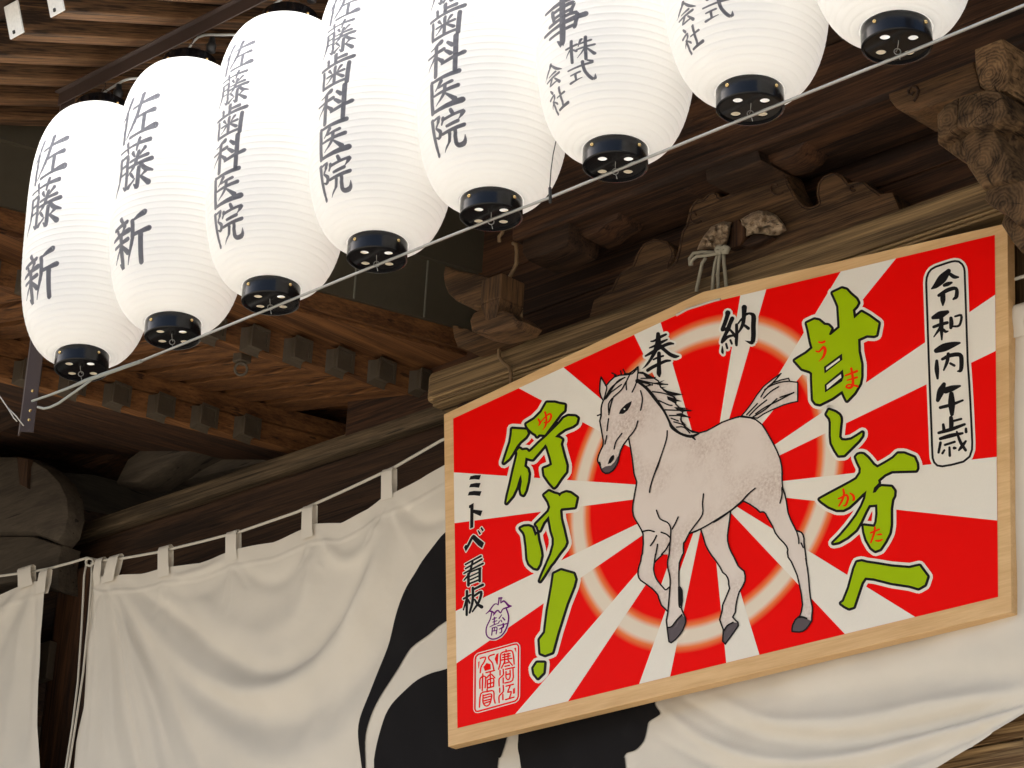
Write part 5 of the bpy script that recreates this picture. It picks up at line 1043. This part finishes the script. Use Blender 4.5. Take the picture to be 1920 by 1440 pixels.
INK += lines(H3, [[(595, 0), (530, 60), (478, 115)], [(485, 0), (470, 100), (457, 200), (462, 260), (490, 355), (540, 430), (600, 497), (640, 532), (697, 488)], [(690, 0), (665, 110), (672, 210), (705, 380), (690, 640), (670, 860)], [(832, 490), (838, 760), (862, 800)], [(665, 1100), (730, 1080), (800, 990), (880, 905)], [(1510, 1150), (1560, 1070), (1650, 1020)]], 2.7)
INK += lines(H4, [[(620, 290), (500, 390), (430, 470), (250, 630), (100, 740), (0, 800)], [(1020, 280), (1022, 390), (992, 512)], [(1240, 930), (1270, 1040), (1275, 1120)], [(1310, 1110), (1340, 1180)]], 2.6)
INK += lines(H5, [[(790, 945), (850, 940), (910, 962)]], 3.5)
INK += lines(H6, [[(490, 710), (610, 585)], [(520, 720), (620, 620), (715, 545)], [(560, 735), (700, 650), (830, 530)], [(590, 700), (700, 625), (830, 560), (1020, 460)], [(865, 515), (1020, 462)], [(650, 510), (700, 430), (790, 350)], [(680, 525), (760, 450), (850, 395)], [(690, 430), (760, 385), (870, 345), (960, 335)], [(390, 740), (420, 730), (470, 738)]], 2.6)
OUTL = ribbon([(a, b, 2.8) for a, b in BODY], closed=True) + ribbon([(a, b, 2.5) for a, b in TAIL], closed=True)
DARK = [H1([(490, 700), (505, 660), (520, 640), (570, 590), (635, 555), (630, 590), (615, 620), (590, 660), (540, 700)]), H1([(365, 1265), (380, 1215), (400, 1180), (430, 1158), (440, 1180), (435, 1210), (400, 1255)]), H1([(255, 1235), (280, 1240), (290, 1270), (285, 1300), (272, 1270)]), H3([(838, 500), (875, 520), (885, 650), (870, 790), (842, 760)]), H6([(690, 440), (790, 350), (872, 248), (830, 290), (770, 350), (720, 390)])]
MUZ = [H1([(295, 1315), (340, 1290), (400, 1280), (440, 1240), (470, 1185), (485, 1170), (478, 1240), (450, 1300), (420, 1338), (380, 1362), (340, 1367), (308, 1348)])]
HOOF = [H3([(663, 1105), (720, 1085), (760, 1040), (800, 985), (880, 908), (930, 960), (933, 1000), (930, 1040), (890, 1140), (850, 1200), (780, 1280), (720, 1322), (688, 1308)]), H3([(1510, 1150), (1560, 1070), (1650, 1020), (1720, 1025), (1723, 1070), (1650, 1180), (1530, 1343), (1493, 1300)]), H5([(738, 985), (810, 935), (900, 965), (985, 1000), (940, 1070), (900, 1120), (850, 1155), (800, 1163), (740, 1160), (692, 1152), (692, 1110), (702, 1060)])]
INKL = [(ribbon([(a, b, 2.8) for a, b in BODY], closed=True), M['pblack'], 2.9), (ribbon([(a, b, 2.5) for a, b in TAIL], closed=True), M['pblack'], 2.95), (DARK, M['pblack'], 3.0)]
for k, s in enumerate(SPK): INKL.append(([s], M['pblack'], 3.05 + .02 * k))
for k in range(0, len(INK), 6): INKL.append(([q for s in INK[k:k + 6] for q in ribbon(s, 0, 3)], M['pblack'], 3.25 + .03 * k / 6))
flat("painted_horse", [([BODY], M['horse'], 1.8), ([TAIL], M['horse'], 1.9), ([GAP], M['pred'], 2.3), ([GAPW], M['white'], 2.5), (MUZ + HOOF, M['hoof'], 2.5)] + INKL + [([disc(H1([(556, 648)])[0], 1.6)], M['white'], 3.9)])
# hanging cord in two holes at the peak, and the rope that ties the board to the carving
mb = MB(); pts = [sp(1270, 592), sp(1290, 581), sp(1315, 573), sp(1340, 565), sp(1352, 562)]
mb.tube([(x, -.004, z) for x, z in pts], .0032, 6); mb.build("cord", M['cord'], board, True, False)
hr = empty("hanging_rope", at(1335, 475, y=5.05), "grey rope knotted round the carving, its strands dropping behind the horse board", "rope")
mb = MB(); T = lambda p: tile(1240, 300, 6, p); yr = YB - .012
def rope(pts, y0, y1=None, r=.0048):
    y1 = y0 if y1 is None else y1; n = len(pts)
    mb.tube([at(a, b, y=y0 + (y1 - y0) * k / (n - 1)) for k, (a, b) in enumerate(T(pts))], r, 8)
rope([(325, 1185), (318, 1110), (360, 1050), (460, 1035), (560, 1040), (660, 1030)], yr - .006); rope([(340, 1185), (345, 1130), (400, 1085), (520, 1070), (640, 1050), (700, 1010)], yr - .014)
rope([(500, 1100), (460, 1160), (430, 1300), (400, 1440), (395, 1480)], yr - .012, yr); rope([(640, 1050), (605, 1160), (585, 1300), (575, 1440), (572, 1490)], yr - .012, yr); rope([(660, 1060), (645, 1160), (635, 1300), (640, 1440), (640, 1490)], yr - .016, yr); rope([(700, 1030), (705, 1160), (720, 1300), (730, 1420), (735, 1480)], yr - .012, yr)
for q in ([(620, 1010), (640, 980), (680, 975), (690, 1010), (660, 1040), (630, 1035)], [(680, 990), (720, 975), (755, 1000), (740, 1035), (700, 1040)]):
    n = len(q); cx = sum(a for a, b in q) / n; cy = sum(b for a, b in q) / n
    mb.tube([at(a, b, y=yr - .018) for a, b in T([(cx + (a - cx) * .8, cy + (b - cy) * .8) for a, b in q])], .008, 8, True)
mb.build("rope_strand", M['hemp'], hr, True)
bpy.context.view_layer.update()
